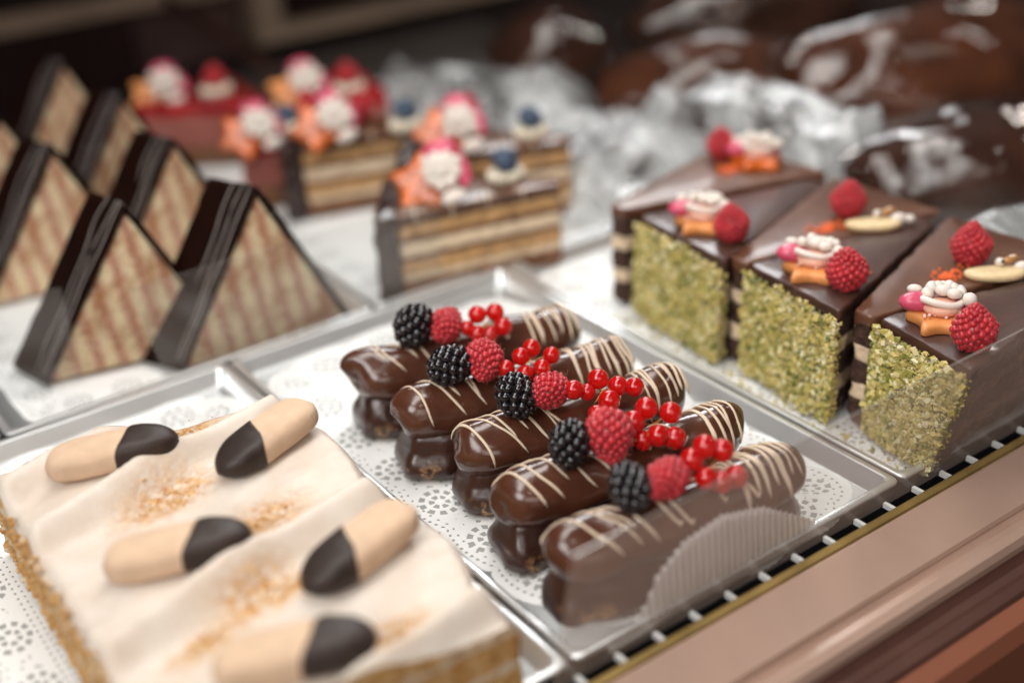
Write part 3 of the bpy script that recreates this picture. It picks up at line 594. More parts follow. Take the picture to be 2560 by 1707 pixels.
# ------------------------------------------------------------------ pistachio slices
HC = .073
def pist(corners, label, seed, glaze, nuts=True, group='pistachio cake slices with their nutty rims in front'):
    """corners: rim_back, rim_front, tip (x,y) world"""
    A, B, T = [np.array(p, float) for p in corners]; c = (A + B + T) / 3; o = thing('pistachio_cake_slice', label, 'cake slice', (c[0], c[1], 0), (0, 0, 0), group)
    n_ = (T - (A + B) / 2); n_ /= np.linalg.norm(n_); d = (B - A) / np.linalg.norm(B - A)
    poly = [A - c, B - c, T - c + d * .006, T - c - d * .006]
    if np.cross(poly[1] - poly[0], poly[2] - poly[1]) < 0: poly = poly[::-1]
    zs = [0, .016, .027, .041, .052, .066]; ms = ['sponge_dark', 'cream_layer', 'sponge_dark', 'cream_layer', 'sponge_dark']; nm = ['sponge_layer', 'cream_layer'] * 3
    for k in range(5): part(nm[k], slab(poly, zs[k] - (.0004 if k else 0), zs[k + 1] + .0002, .0010, .0012, .0022, seed + k, off=-.0008 * (k % 2)), M[ms[k]], o)
    part('ganache_top', slab(poly, .0655, HC, .0014, .0006, .003, seed, off=.0008, drip=.004), M[glaze], o)
    if nuts:
        random.seed(seed); np.random.seed(seed); mid = (A + B) / 2; L = np.linalg.norm(B - A); h = .0655
        wall = MB(); P = [A - c - n_ * .0012, B - c - n_ * .0012]; q = [P[0] - n_ * .002, P[1] - n_ * .002]
        wall.loft([[(P[0][0], P[0][1], z), (q[0][0], q[0][1], z), (q[1][0], q[1][1], z), (P[1][0], P[1][1], z)] for z in (.001, .02, .045, h)]); part('cream_coat', wall, M['nutcream'], o)
        mb = MB(); N_ = 3200
        for k in range(N_):
            u = random.random(); zf = random.random() ** .95; z = .001 + zf * (h + .0035)
            if z > h - .001 and random.random() < .5: continue
            wd = .0008 + .0012 * random.random(); p = A + (B - A) * (u * 1.04 - .02) - n_ * (.0030 + wd + .0015 * nz(u * 8, z * 100, 0, seed)) - c - n_ * (.003 * (1 - z / h))
            r = random.uniform(.0006, .0015); kit = random.choice((OCT, CUB, OCT, ICO[1]))
            tone = min(1, max(0, random.gauss(.55, .30) + .22 * nz(u * 5, z * 60, 1, seed)))
            mb.shape(kit, (p[0], p[1], z), (r * random.uniform(.7, 1.5), r * random.uniform(.6, 1.1), r * random.uniform(.7, 1.3)), (random.uniform(0, 6), random.uniform(0, 6), random.uniform(0, 6)), .25, tone)
        for k in range(220):  # a few fragments round the corners and the foot
            side = random.choice((0, 1)); E_ = (A, B)[side]; p = E_ + n_ * random.uniform(-.004, .002) + (d if side else -d) * random.uniform(-.0005, .0018) - c; r = random.uniform(.0006, .0014); z = random.uniform(.001, h)
            mb.shape(OCT, (p[0], p[1], z), (r, r * .8, r * 1.2), (random.uniform(0, 6), random.uniform(0, 6), 0), .25, min(1, max(0, random.gauss(.5, .22))))
        part('pistachio_crust', mb, M['nuts'], o, smooth=False, tone='tone', stuff=True)
    return o, c
OPP = 'reversed cake slices between the pistachio slices'
slices = [
 ([(.1925, .0880), (.1835, -.0020), (.325, .0500)], 'pistachio slice farthest back, with pink and white ornament beside its raspberry', 21, 'glaze', True),
 ([(.1905, -.0180), (.1825, -.0970), (.325, -.0450)], 'middle pistachio slice with nutty rim, ornament and raspberry on top', 22, 'glaze', True),
 ([(.1930, -.1180), (.1815, -.1712), (.325, -.1480)], 'nearest pistachio slice at the right, its corner behind the front glass', 23, 'glaze', True)]
for cs, lab, sd, gl, nt in slices:
    o, c = pist(cs, lab, sd, gl, nt)
    if sd == 21: sprinkles(o, (.228 - c[0], .035 - c[1]), .012, 14, HC, 31)
    if sd == 22: sprinkles(o, (.226 - c[0], -.068 - c[1]), .010, 30, HC, 32)
    if sd == 23:
        for ch in o.children:
            if ch.name.startswith('cream_layer'): ch.data.materials[0] = M['sponge_brown']
            for vv in ch.data.vertices:
                yw = vv.co.y + o.location.y; vv.co.y -= max(0, vv.co.z) / .073 * .0165 * min(1, max(0, (-.118 - yw) / .05))
    if sd == 23: sprinkles(o, (.222 - c[0], -.158 - c[1]), .008, 22, HC, 33)
for cs, lab, sd, sp in [
 ([(.345, .060), (.335, .155), (.190, .1110)], 'reversed cake slice farthest back, its tip left of the pistachio slices', 24, (.293, .112)),
 ([(.345, -.040), (.340, .048), (.190, -.0085)], 'reversed cake slice between the farthest and the middle pistachio slices', 25, (.262, -.010)),
 ([(.345, -.140), (.340, -.052), (.190, -.1080)], 'reversed cake slice between the middle and the nearest pistachio slices', 26, (.258, -.106))]:
    o, c = pist(cs, lab, sd, 'glaze2', False, OPP); sprinkles(o, (sp[0] - c[0] + .006, sp[1] - c[1] - .002), .013, 90, HC, sd)
mb = MB(); random.seed(77)
for k in range(170):
    x = random.choice((random.gauss(.174, .007), random.gauss(.178, .004))); y = random.uniform(-.165, .10); r = random.uniform(.0004, .0012)
    if x < .160: continue
    mb.shape(random.choice((OCT, CUB)), (x, y, ZP + r * .6 + .0004), (r, r * .8, r * .7), (random.uniform(0, 6), random.uniform(0, 6), 0), .25, random.random())
nc = link('nut_crumbs', mb.data('nut_crumbs', M['nuts'], False, 'tone')); nc['kind'] = 'stuff'; tag(nc, 'pistachio crumbs fallen on the lace paper before the slices', 'crumbs')
PB = 'raspberries standing on the pistachio slices'
for i, (x, y, z, sc, lab) in enumerate([(.2085, .0180, .0850, 1.05, 'raspberry on the farthest pistachio slice, touching the white ornament'), (.2085, -.0785, .0850, 1.1, 'raspberry on the middle pistachio slice beside the pink ornament'), (.2010, -.1730, .0855, 1.08, 'raspberry on the nearest pistachio slice, seen through the glass'),
        (.309, .131, .0855, 1.0, 'raspberry on the farthest reversed slice in front of the crumpled film'), (.292, -.0065, .0855, 1.05, 'raspberry on the middle reversed slice beside a marzipan biscuit'), (.290, -.1045, .0855, 1.08, 'raspberry on the nearest reversed slice at the right')]):
    raspberry(RBU[i % 3], (x, y, z), (random.uniform(-.12, .12), random.uniform(-.12, .12), random.uniform(0, 6)), lab, PB, sc)
ON = 'pink and white ornaments on the pistachio slices'
blossom((.2130, .0490, HC), (0, 0, math.radians(-45)), 'pink and white sugar ornament on the farthest pistachio slice', ON, STAR2, 1.35, 1)
blossom((.2120, -.0500, HC), (0, 0, math.radians(-50)), 'pink and white sugar ornament with orange star on the middle pistachio slice', ON, STAR2, 1.35, 2)
blossom((.2150, -.1410, HC), (0, 0, math.radians(-45)), 'sharp pink and white sugar ornament with baked star on the nearest pistachio slice', ON, STAR2, 1.35, 3)
blossom((.323, .108, HC), (0, 0, math.radians(-35)), 'pink and white sugar ornament on the farthest reversed slice', ON, STAR1, 1.35, 4)
marzipan((.290, -.030, HC), (0, 0, math.radians(-38)), 'pale marzipan biscuit beside the raspberry on the middle reversed slice', 1)
marzipan((.284, -.127, HC), (0, 0, math.radians(-38)), 'pale marzipan biscuit with black bead at the right edge on the nearest reversed slice', 2)
# clear film strips round the slices
def sheet(name, label, group, m, fn, nu=60, nv=30, cat='plastic film'):
    v = [fn(i / nu, j / nv) for j in range(nv + 1) for i in range(nu + 1)]; c = np.mean(np.array(v), axis=0); c[2] = 0
    v = [tuple(np.array(p) - c) for p in v]; f = [(j * (nu + 1) + i, j * (nu + 1) + i + 1, (j + 1) * (nu + 1) + i + 1, (j + 1) * (nu + 1) + i) for j in range(nv) for i in range(nu)]
    o = link(name, MB().raw(v, f).data(name, m), None, tuple(c)); return tag(o, label, cat, group)
for k, (a, b_, lab) in enumerate([((.184, -.1005), (.33, -.0475), 'clear film strip on the cut side of the middle pistachio slice'), ((.186, -.1726), (.33, -.1640), 'clear film strip on the front side of the nearest pistachio slice'), ((.186, -.0050), (.33, .0455), 'clear film strip on the cut side of the farthest pistachio slice')]):
    sheet('film_strip', lab, 'film strips on the pistachio slices', M['film'], lambda u, v_, a=a, b_=b_, k=k: (a[0] + (b_[0] - a[0]) * u + .0006 * nz(u * 9, v_ * 5, 1, k), a[1] + (b_[1] - a[1]) * u + .0012 * nz(u * 12, v_ * 7, 0, k), .001 + v_ * (.073 - (u < .12) * .02)), 60, 24)

# ------------------------------------------------------------------ triangular slices
def tri(x, y, ang, label, seed, w=.127, h=.111, t_=.038, shx=-.017):
    o = thing('triangular_cake_slice', label, 'cake slice', (x, y, 0), (0, 0, ang), 'triangular chocolate coated slices'); L = np.array((-w / 2, 0.)); R = np.array((w / 2, 0.)); A = np.array((.009, h))
    def ring(d, ins, jit=.0005):
        P = resample(roundcorners([L, R, A], .004, 3), .0025); N = outnormals(P); return [(p[0] + n[0] * (-ins + jit * nz(p[0] * 200, p[1] * 200, d * 90, seed) * 2) + shx * d / t_, d + .0008 * nz(p[0] * 150, p[1] * 150, 1, seed), p[1] + n[1] * (-ins)) for p, n in zip(P, N)]
    mb = MB(); mb.loft([ring(d, ins) for d, ins in ((0, .003), (.0008, .0018), (.003, .0012), (t_ * .5, .0012), (t_ - .001, .0012), (t_, .003))]); part('layered_sponge', mb, M['layered'], o)
    # chocolate coat: a thick band over both slanted sides and the ridge
    path = [L + (A - L) * k / 22 for k in range(22)] + [A + np.array((.0, .0006))] + [A + (R - A) * k / 22 for k in range(1, 23)]
    P = np.array(path); d_ = np.gradient(P, axis=0); N = np.stack([-d_[:, 1], d_[:, 0]], 1); N /= np.linalg.norm(N, axis=1)[:, None]; N[22] = (0, 1); N[21] = N[21] * .6 + np.array((0, .4)); N[23] = N[23] * .6 + np.array((0, .4))
    prof_ = [(-.0010, 0), (-.0013, .0018), (.0006, .0030), (.008, .0033), (t_ * .5, .0034), (t_ - .004, .0033), (t_ - .0005, .0028), (t_ + .0006, .0012), (t_, 0)]
    rings = []
    for i, (p, n) in enumerate(zip(P, N)):
        rings.append([(p[0] + n[0] * (th * (1 + .35 * nz(i * .5, dd * 90, 0, seed))) + shx * dd / t_, dd + (.0016 * nz(i * .45, 0, 5, seed) if dd < .002 else 0), p[1] + n[1] * th * (1 + .35 * nz(i * .5, dd * 90, 0, seed)) + .0008 * nz(i * .3, dd * 60, 3, seed)) for dd, th in prof_])
    mb = MB(); mb.loft(rings); part('chocolate_coating', mb, M['dark'], o)
    mb = MB(); random.seed(seed)
    for dd in (.004, .0085, .016):
        e = random.randint(4, 16); pts = [];
        for i in range(1, 24 + random.randint(-1, 2)):
            p = P[i]; n = N[i]; q = dd + .0035 * nz(i * .16, dd * 200, 0, seed) - .00025 * (22 - i) ; q = min(max(q, .001), t_ - .001); pts.append((p[0] + n[0] * .0036 + shx * q / t_, q, p[1] + n[1] * .0039 + .0003))
        mb.tube(pts[0 if random.random() < .6 else e:], .00021, 6)
    part('pale_drizzle', mb, M['drizzle2'], o)
TL = [(-.034, .2245, 0, 'foremost right triangular slice, partly behind the clear divider'), (-.114, .256, -12, 'foremost left triangular slice behind the small acrylic plate'), (-.036, .361, -3, 'second triangular slice of the right column, behind the foremost one'), (-.110, .412, -7, 'second triangular slice of the left column, near the left edge'), (-.024, .497, -4, 'third triangular slice of the right column'), (-.118, .523, -6, 'third triangular slice of the left column, cut by the left edge'), (-.026, .640, -4, 'farthest triangular slice, dark in front of the cabinet')]
for i, (x, y, a, lab) in enumerate(TL): tri(x, y, math.radians(a), lab, 40 + i)

# ------------------------------------------------------------------ layered slices with ornaments
def layer_slice(A, B, C_, label, seed, h=.065, group='layered cake slices with ornaments'):
    A, B, C_ = [np.array(p, float) for p in (A, B, C_)]; c = (A + B + C_) / 3; o = thing('layered_cake_slice', label, 'cake slice', (c[0], c[1], 0), (0, 0, 0), group)
    a, b_, d_ = A - c, B - c, C_ - c; rimv = (d_ - a) / np.linalg.norm(d_ - a); out = np.array((-rimv[1], rimv[0])); 
    if np.dot(out, -(a + d_) / 2 + b_) > 0: out = -out
    poly = [a, b_ - rimv * .001, b_ + rimv * .012, d_]; 
    if np.cross(poly[1] - poly[0], poly[2] - poly[1]) < 0: poly = poly[::-1]
    zs = np.array([0, .012, .018, .028, .033, .043, .048, .058, .064]) * h / .068; ms = ['sponge_brown', 'cream_layer', 'sponge_light', 'sponge_brown', 'cream_layer', 'sponge_brown', 'sponge_light', 'sponge_dark']
    for k in range(8): part('cream_layer' if 'cream' in ms[k] else 'sponge_layer', slab(poly, zs[k], zs[k + 1] + .0003, .001, .001, .003, seed + k, off=-.0006 * (k % 2)), M[ms[k]], o)
    part('caramel_top', slab(poly, zs[-1], h, .0012, .0006, .003, seed, off=.0008, drip=.006), M['caramel'], o)
    r0 = a - rimv * .002; r1 = d_ + rimv * .001; fx = np.array((-.5, -.1)) * .02; part('chocolate_rim', slab([r0 + out * .001, r0 + out * .010 + fx, r1 + out * .010, r1 + out * .001][::1], 0, h + .001, .0015, .0012, .003, seed), M['rim'], o)
    mb = MB(); random.seed(seed)
    for k in range(4):
        u = .1 + .22 * k; p = a + (b_ - a) * u; q = p + rimv * .04 * (1 - u); pts = [(p[0] + (q[0] - p[0]) * s_, p[1] + (q[1] - p[1]) * s_, h + .0004) for s_ in (0, .3, .6, 1)]
        p2 = p - np.array((0, .0016)); mb.tube([(p2[0], p2[1], h - .010), (p2[0], p2[1], h - .003), (p[0], p[1], h + .0004)] + pts[1:], .0009, 6)
    part('drizzle', mb, M['white_choc'], o)
    return o
layer_slice((.0765, .2205), (.203, .1935), (.116, .286), 'foremost layered slice with dark chocolate rim and bright ornament, left of the pistachio tray', 51)
layer_slice((.150, .312), (.268, .264), (.200, .385), 'layered slice behind and right of the foremost one', 52)
layer_slice((.098, .412), (.205, .380), (.140, .490), 'layered slice with dark rim behind the foremost triangular slice', 53)
ON2 = 'ornaments on the layered and jelly slices'
TB = math.radians(50)
def lean(loc, label, star, seed, sc=1.2, zr=-35, tilt=38): rosette(loc, (math.radians(tilt), 0, math.radians(zr)), label, ON2, star, sc * 1.28, seed)
lean((.124, .232, .082), 'large white and pink ornament leaning on an orange star, foremost layered slice', STAR1, 11, 1.25, -38, 48)
lean((.194, .314, .083), 'white and pink ornament on the layered slice behind the foremost one', STAR1, 12, 1.25, -30, 48)
lean((.128, .406, .083), 'white and pink ornament on the layered slice beside the red jelly slices', STAR1, 13, 1.2, -20, 48)
def dollop(loc, label, seed):
    o = thing('cream_dollop', label, 'cream dollop', loc, group='cream dollops with a berry'); mb = MB(); random.seed(seed)
    mb.ball((0, 0, .003), (.014, .011, .004), 3)
    for k in range(8): a = k * PI / 4; mb.ball((.0115 * math.cos(a), .0085 * math.sin(a), .0045), (.0052, .0050, .0052), 2)
    part('cream', mb, M['cream_dollop'], o)
def blueberry(loc, label):
    o = thing('blueberry', label, 'blueberry', loc, (.5, .2, 0), 'blueberries on cream dollops'); mb = MB(); mb.ball((0, 0, 0), (.0108, .0108, .0082), 3); part('skin', mb, M['blueberry'], o)
    mb = MB(); mb.tube([(.0032 * math.cos(a), .0032 * math.sin(a), .0079 + .0006 * math.sin(5 * a)) for a in np.linspace(0, 2 * PI, 24)], .0007, 5); part('crown', mb, M['blueberry'], o)
for i, (x, y, w_) in enumerate([(.176, .225, 'foremost layered slice'), (.250, .293, 'layered slice behind the foremost one'), (.186, .385, 'layered slice beside the jelly slices')]):
    dollop((x, y, .065), 'white cream dollop on the ' + w_, i); blueberry((x, y, .0815), 'blueberry on cream on the ' + w_)
RG = 'raspberries on the layered and jelly slices'
raspberry(RBU[0], (.158, .275, .080), (.2, 0, 0), 'raspberry behind the ornament on the foremost layered slice', RG, .95)
raspberry(RBU[1], (.222, .345, .082), (.2, 0, 1), 'raspberry behind the ornament on the second layered slice', RG, 1.05)
raspberry(RBU[2], (.163, .428, .080), (.2, 0, 2), 'raspberry beside the ornament on the layered slice near the jelly slices', RG, 1.1)

# ------------------------------------------------------------------ jelly slices
def jelly(A, B, C_, label, seed, h=.062):
    A, B, C_ = [np.array(p, float) for p in (A, B, C_)]; c = (A + B + C_) / 3; o = thing('jelly_cake_slice', label, 'cake slice', (c[0], c[1], 0), group='red jelly cake slices')
    poly = [A - c, B - c, C_ - c]
    if np.cross(poly[1] - poly[0], poly[2] - poly[1]) < 0: poly = poly[::-1]
    part('sponge_layer', slab(poly, 0, .018, .001, .001, .004, seed), M['sponge_brown'], o); part('cream_layer', slab(poly, .0178, h - .014, .001, .001, .004, seed + 1), M['pinkcream'], o)
    part('red_jelly', slab(poly, h - .0142, h, .002, .0008, .004, seed + 2, off=.0006, drip=.006), M['jelly'], o)
jelly((.063, .462), (.125, .448), (.165, .530), 'nearest red jelly slice with ornament, behind the dark rim of a layered slice', 61)
jelly((.040, .640), (.140, .560), (.150, .680), 'long red jelly slice at the far left of its tray', 62)
jelly((.150, .560), (.235, .500), (.260, .620), 'red jelly slice farthest right with raspberry on cream', 63)
lean((.085, .462, .072), 'ornament with orange star on the nearest red jelly slice', STAR1, 14, 1.15, -15, 48)
lean((.075, .645, .070), 'dim pink and white ornament on the long red jelly slice', STAR2, 15, 1.2, -25, 40)
lean((.175, .548, .072), 'pale ornament on the farthest right red jelly slice', STAR2, 16, 1.25, -20, 40)
for i, (x, y, w_, kind) in enumerate([(.112, .462, 'nearest red jelly slice', 'b'), (.112, .612, 'long red jelly slice', 'r'), (.208, .525, 'farthest right red jelly slice', 'r'), (.140, .475, 'rear of the nearest red jelly slice', 'r')]):
    dollop((x, y, .062), 'cream dollop on the ' + w_, 20 + i)
    if kind == 'b': blueberry((x, y, .0765), 'dark blueberry on the ' + w_)
    else: raspberry(RBU[i % 3], (x, y, .079), (0, 0, i), 'dark raspberry on cream on the ' + w_, RG, .95)

# ------------------------------------------------------------------ big cream cake
OX, OY = -.175, -.04
cake = thing('cream_cake', 'large cream cake with biscuits on top in the lower left corner', 'cream cake', (OX, OY, 0))
cookies = [(-.197, .055, -20, 1, 'ladyfinger at the back left of the cream cake, dark tip pointing right'), (-.128, .016, -22 + 42, -1, 'ladyfinger at the back right of the cream cake, dark tip pointing left'), (-.203, -.046, -22, 1, 'middle left ladyfinger on the cream cake, dark tip pointing right'), (-.137, -.098, 15, -1, 'middle right ladyfinger on the cream cake, its dark tip pointing left'), (-.193, -.143, -24, 1, 'nearest ladyfinger at the bottom edge on the cream cake')]
crumbs = [(-.154, .071, .022, .008, 13), (-.185, .016, .022, .010, 13), (-.157, -.034, .020, .010, 13), (-.182, -.083, .016, .009, 10), (-.152, -.149, .018, .008, 13), (-.165, -.090, .012, .006, 10), (-.215, -.098, .015, .006, 13)]
def cream_z(x, y):
    z = .047; yy = y - .23 * (x + .18)                      # ridges climb 13 degrees
    for yr in (.090, .0405, -.064, -.168): z += .0120 * math.exp(-((yy - yr) / (.0048 if yy > yr else .0125)) ** 2) - .0040 * math.exp(-((yy - yr + .014) / .008) ** 2)
    for cx, cy, a, s_, _ in cookies:
        ca, sa = math.cos(math.radians(a)), math.sin(math.radians(a)); u = (x - cx) * ca + (y - cy) * sa; v_ = -(x - cx) * sa + (y - cy) * ca; z += .0075 * math.exp(-(u / .036) ** 4 - (v_ / .022) ** 2)
    return z + .0010 * nz(x * 8, y * 110) + .0005 * nz(x * 60, y * 160)
def edge_pt(u, v_):
    # u 0..1 left to right, v 0..1 back to front
    y = .098 - .268 * v_ - .030 * u * (1 - v_); xl = -.252 - .006 * v_ + .0012 * nz(v_ * 14); lob = abs(math.sin(PI * (y - .06) / .104)); xr = -.101 + .011 * lob - .012 * max(0, v_ - .75) * 4 * .6
    if y < -.1705: y = -.1705
    return xl + (xr - xl) * u, y
nu, nv = 90, 150; grid = [[edge_pt(i / nu, j / nv) for i in range(nu + 1)] for j in range(nv + 1)]; v = []; cr = []
for row in grid:
    for i, (x, y) in enumerate(row):
        e = min(i, nu - i) / nu * .15; z = cream_z(x, y) - .006 * max(0, 1 - e / .006) ** 2
        v.append((x - OX, y - OY, z)); c = 0
        for px, py, a, b_, dg in crumbs:
            ca, sa = math.cos(math.radians(dg)), math.sin(math.radians(dg)); u = (x - px) * ca + (y - py) * sa; w_ = -(x - px) * sa + (y - py) * ca; c += math.exp(-(u / a / 1.15) ** 2 - (w_ / b_ / 1.25) ** 2)
        cr.append(min(1, c * 1.7))
f = [(j * (nu + 1) + i, (j + 1) * (nu + 1) + i, (j + 1) * (nu + 1) + i + 1, j * (nu + 1) + i + 1) for j in range(nv) for i in range(nu)]
mb = MB().raw(v, f); mb.tone = cr; part('cream_top', mb, M['creamtop'], cake, tone='crumb')
per = [(i, 0) for i in range(nu)] + [(nu, j) for j in range(nv)] + [(i, nv) for i in range(nu, 0, -1)] + [(0, j) for j in range(nv, 0, -1)]
rings = []; cx_, cy_ = -.175, -.035
for t_ in (0, .1, .25, .4, .55, .7, .85, 1):
    ring = []
    for i, j in per:
        x, y = grid[j][i]; zt = v[j * (nu + 1) + i][2] + .0002; b_ = (.0012 if 0 < t_ < 1 else .0) * (1 + 1.5 * nz(x * 90, y * 90, t_ * 4)); k = math.hypot(x - cx_, y - cy_)
        ring.append((x + (x - cx_) / k * b_ - OX, y + (y - cy_) / k * b_ * .5 - OY, zt * (1 - t_)))
    rings.append(ring)
mb = MB(); mb.loft(rings, caps=False); part('sponge_side', mb, M['golden'], cake)
# rough crumbs clinging to the left and right sides
mb = MB(); random.seed(3)
for k in range(700):
    j = random.uniform(0, nv); i = 0; x, y = grid[int(j) % (nv + 1)][i]; z = random.uniform(.002, .047); r = random.uniform(.0008, .0024)
    mb.shape(ICO[1], (x - OX + (-.001 if i == 0 else .001) * random.uniform(0, 1.6), y - OY + random.uniform(-.001, .001), z), (r, r, r * .8), (random.uniform(0, 6), random.uniform(0, 6), 0), .2)
part('side_crumbs', mb, M['golden'], cake, stuff=True)
mb = MB()
for px, py, a, b_, dg in crumbs:
    for k in range(60):
        ca, sa = math.cos(math.radians(dg)), math.sin(math.radians(dg)); u = random.gauss(0, a * .4); w_ = random.gauss(0, b_ * .4); x = px + u * ca - w_ * sa; y = py + u * sa + w_ * ca; r = random.uniform(.0004, .0011)
        mb.shape(ICO[1], (x - OX, y - OY, cream_z(x, y) + r * .1), (r, r, r * .7), (random.uniform(0, 6), 0, 0), .2)
part('top_crumbs', mb, M['golden'], cake, stuff=True)
def finger(name, s0, s1, m, parent, LL=.068, hw=.0130, hh=.0105, off=0):
    mb = MB(); rings = []
    for k in range(25):
        s_ = s0 + (s1 - s0) * k / 24; sc = max(.03, 1 - abs(s_) ** (6 if off == 0 else 3.2)) ** .5; edgew = 1 + off
        ring = []
        for q in range(28):
            a = 2 * PI * q / 28; ca, sa = math.cos(a), math.sin(a)
            dip = .0125 * ca * (1 if abs(s_) < .5 else 0); ring.append((s_ * LL / 2 + dip * (1 - abs(s_) * 2) if abs(s_) < .5 else s_ * LL / 2, hw * sc * edgew * math.copysign(abs(ca) ** .7, ca), max(-.004, hh * sc * edgew * math.copysign(abs(sa) ** .6, sa) * (1 if sa > 0 else .5)) + .0004 * nz(s_ * 5, a)))
        rings.append(ring)
    mb.loft(rings); part(name, mb, m, parent)
for cx, cy, a, s_, lab in cookies:
    o = thing('ladyfinger_biscuit', lab, 'biscuit', (cx, cy, cream_z(cx, cy) + .0050), (0, math.radians(-3), math.radians(a)), 'ladyfinger biscuits on the cream cake')
    if s_ > 0: finger('biscuit', -1, .30, M['biscuit'], o); finger('chocolate_tip', .24, 1, M['tip'], o, off=.045)
    else: finger('biscuit', -.22, 1, M['biscuit'], o); finger('chocolate_tip', -1, -.16, M['tip'], o, off=.045)

# ------------------------------------------------------------------ wrapped loaves and film at the back
def lump(name, label, c, r, m, seed, rot=0, group='film wrapped chocolate loaves', wrap=None, cat='loaf'):
    o = thing(name, label, cat, (c[0], c[1], 0), (0, 0, rot), group); vv, ff = ICO[4]; w_ = []
    for p in vv:
        d = 1 + .16 * nz(p[0] * 1.5, p[1] * 1.5, p[2] * 1.5, seed) + .05 * nz(p[0] * 5, p[1] * 5, p[2] * 5, seed); w_.append((p[0] * r[0] * d, p[1] * r[1] * d, max(0, c[2] + p[2] * r[2] * d)))
    part('loaf_body', MB().raw(w_, ff), m, o)
    w_ = []
    for p in vv:
        rg = 1 - abs(nz(p[0] * 4, p[1] * 4, p[2] * 4, seed + 9)) * 2; d = 1.08 + .16 * nz(p[0] * 1.5, p[1] * 1.5, p[2] * 1.5, seed) + .10 * rg * (.6 + nz(p[0] * 3, p[1] * 3, p[2] * 3, seed)) + .05 * nz(p[0] * 8, p[1] * 8, p[2] * 8, seed); w_.append((p[0] * r[0] * d, p[1] * r[1] * d, max(0.001, c[2] + p[2] * r[2] * d)))
    part('cellophane_wrap', MB().raw(w_, ff), wrap or M['film'], o)
lump('wrapped_loaf', 'dark chocolate loaf in clear film at the top middle with bright highlights', (.45, .53, .045), (.075, .060, .052), M['loaf'], 71, .4)
lump('wrapped_loaf', 'large dark loaf in clear film at the right, behind the raspberries', (.52, .035, .035), (.12, .065, .050), M['loaf'], 72, -.55)
lump('wrapped_loaf', 'broad brown loaf in film at the upper right, behind the others', (.66, .20, .05), (.15, .085, .065), M['loaf2'], 73, -.5)
lump('wrapped_loaf', 'brown loaf in film behind the crumpled milky film in the middle', (.52, .35, .03), (.12, .060, .055), M['loaf2'], 74, -.6)
lump('wrapped_loaf', 'brown loaf at the top right edge in the shade', (.90, .22, .05), (.14, .09, .07), M['loaf'], 75, -.4)
lump('wrapped_loaf', 'brown loaf in the dark at the top, right of the middle', (.68, .48, .05), (.13, .08, .06), M['loaf'], 76, -.4)
def crumple(seed, p0, p1, w_, h0, amp):
    p0, p1 = np.array(p0), np.array(p1); d = p1 - p0; L_ = np.linalg.norm(d); d /= L_; n = np.array((-d[1], d[0]))
    def fn(u, v_):
        a = (u - .5) * L_; b_ = (v_ - .5) * w_; e = 1 - max(abs(u - .5), abs(v_ - .5)) * 2
        rg = 1 - abs(nz(a * 13, b_ * 16, 0, seed)) * 2.4; rg2 = 1 - abs(nz(a * 38, b_ * 38, 2, seed)) * 2.0
        z = h0 * min(1, e * 3.2) ** .7 + amp * rg * min(1, e * 3) + amp * .18 * rg2 + amp * .8 * nz(a * 9, b_ * 9, 1, seed)
        q = (p0 + p1) / 2 + d * (a + .010 * nz(a * 30, b_ * 30, 4, seed)) + n * (b_ + .012 * nz(a * 28, b_ * 28, 6, seed)); return (q[0], q[1], max(.002, z))
    return fn
FG = 'crumpled milky film sheets'
sheet('crumpled_film', 'crumpled milky film behind the layered slices, at the top middle', FG, M['milkfilm'], crumple(81, (.26, .60), (.44, .44), .13, .040, .016), 110, 70)
sheet('crumpled_film', 'grey crumpled film between the layered slices and the pistachio slices', FG, M['milkfilm'], crumple(82, (.27, .42), (.39, .23), .16, .035, .016), 110, 80)
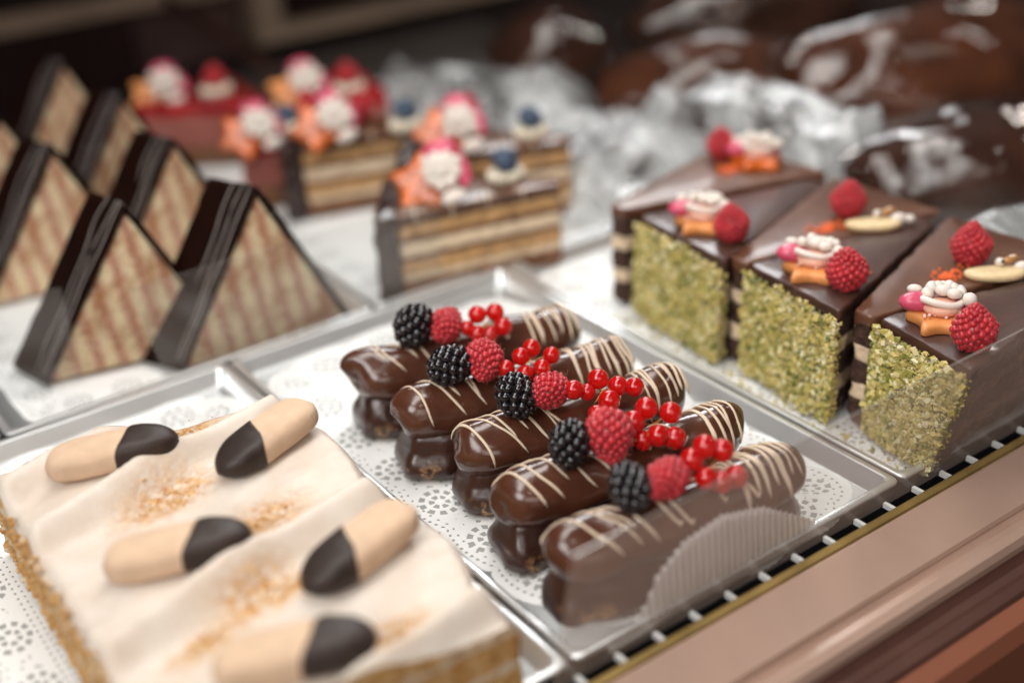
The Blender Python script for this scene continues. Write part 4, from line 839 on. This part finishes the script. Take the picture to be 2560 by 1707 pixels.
sheet('crumpled_film', 'brightest crumpled film behind the pistachio slices in the upper right', FG, M['milkfilm'], crumple(83, (.42, .33), (.44, .085), .11, .055, .022), 120, 70)
sheet('crumpled_film', 'crumpled clear film at the right edge beside the last raspberry', FG, M['milkfilm'], crumple(84, (.36, -.02), (.42, -.16), .07, .045, .016), 90, 60)
sheet('crumpled_film', 'small crumpled film on the tray right of the foremost layered slice', FG, M['milkfilm'], crumple(85, (.26, .27), (.36, .17), .05, .02, .010), 70, 50)

# ------------------------------------------------------------------ cabinet behind
cab = thing('back_cabinet', 'dark cabinet with drawers and taupe frame bars behind the cakes', 'cabinet', (0, .95, 0))
def cbox(name, x0, x1, y0, y1, z0, z1, m):
    mb = MB(); mb.box((x0, y0, z0), (x1, y1, z1)); part(name, mb, M[m], cab, smooth=False)
cbox('back_panel', -1.0, 2.6, .10, .14, -.05, .9, 'taupe')
cbox('drawer', -.9, .166, .03, .10, -.013, .069, 'cabinet_red')
cbox('side_panel', .17, .318, .06, .10, -.02, .5, 'panel')
cbox('frame_bar', -.9, .30, .02, .10, .071, .093, 'bar')
cbox('drawer', -.9, .30, .04, .10, .095, .5, 'cabinet')
cbox('frame_post', .322, .358, .02, .06, .020, .5, 'bar')
cbox('lower_panel', .375, 1.8, .03, .06, .030, .20, 'cabinet_red')
cbox('shelf_bar', .322, 1.8, .02, .08, .0, .018, 'bar')
mb = MB(); mb.box((-.9, .58, .335), (.60, .88, .345)); o = link('shade_shelf', mb.data('shade_shelf', M['taupe'], False)); tag(o, 'unseen shelf added above the rear cakes to shade them', 'shelf')  # added out of view to keep light off the rear cakes
brc = thing('reflection_bar', 'slanted reflection built as a solid bar in front of the cabinet at the top left', 'reflection bar', (.22, .94, .07))  # solid bar in place of a brownish reflection
mb = MB(); mb.loft([[(-.02 + dx, dy, .01 + dz_), (.03 + dx, dy - .16, -.055 + dz_)] for dx, dy, dz_ in ((0, 0, 0), (.0, .012, 0), (.0, .012, .014), (0, 0, .014), (0, 0, 0))], closed=False, caps=False); part('bar', mb, M['rose_dark'], brc, smooth=False)
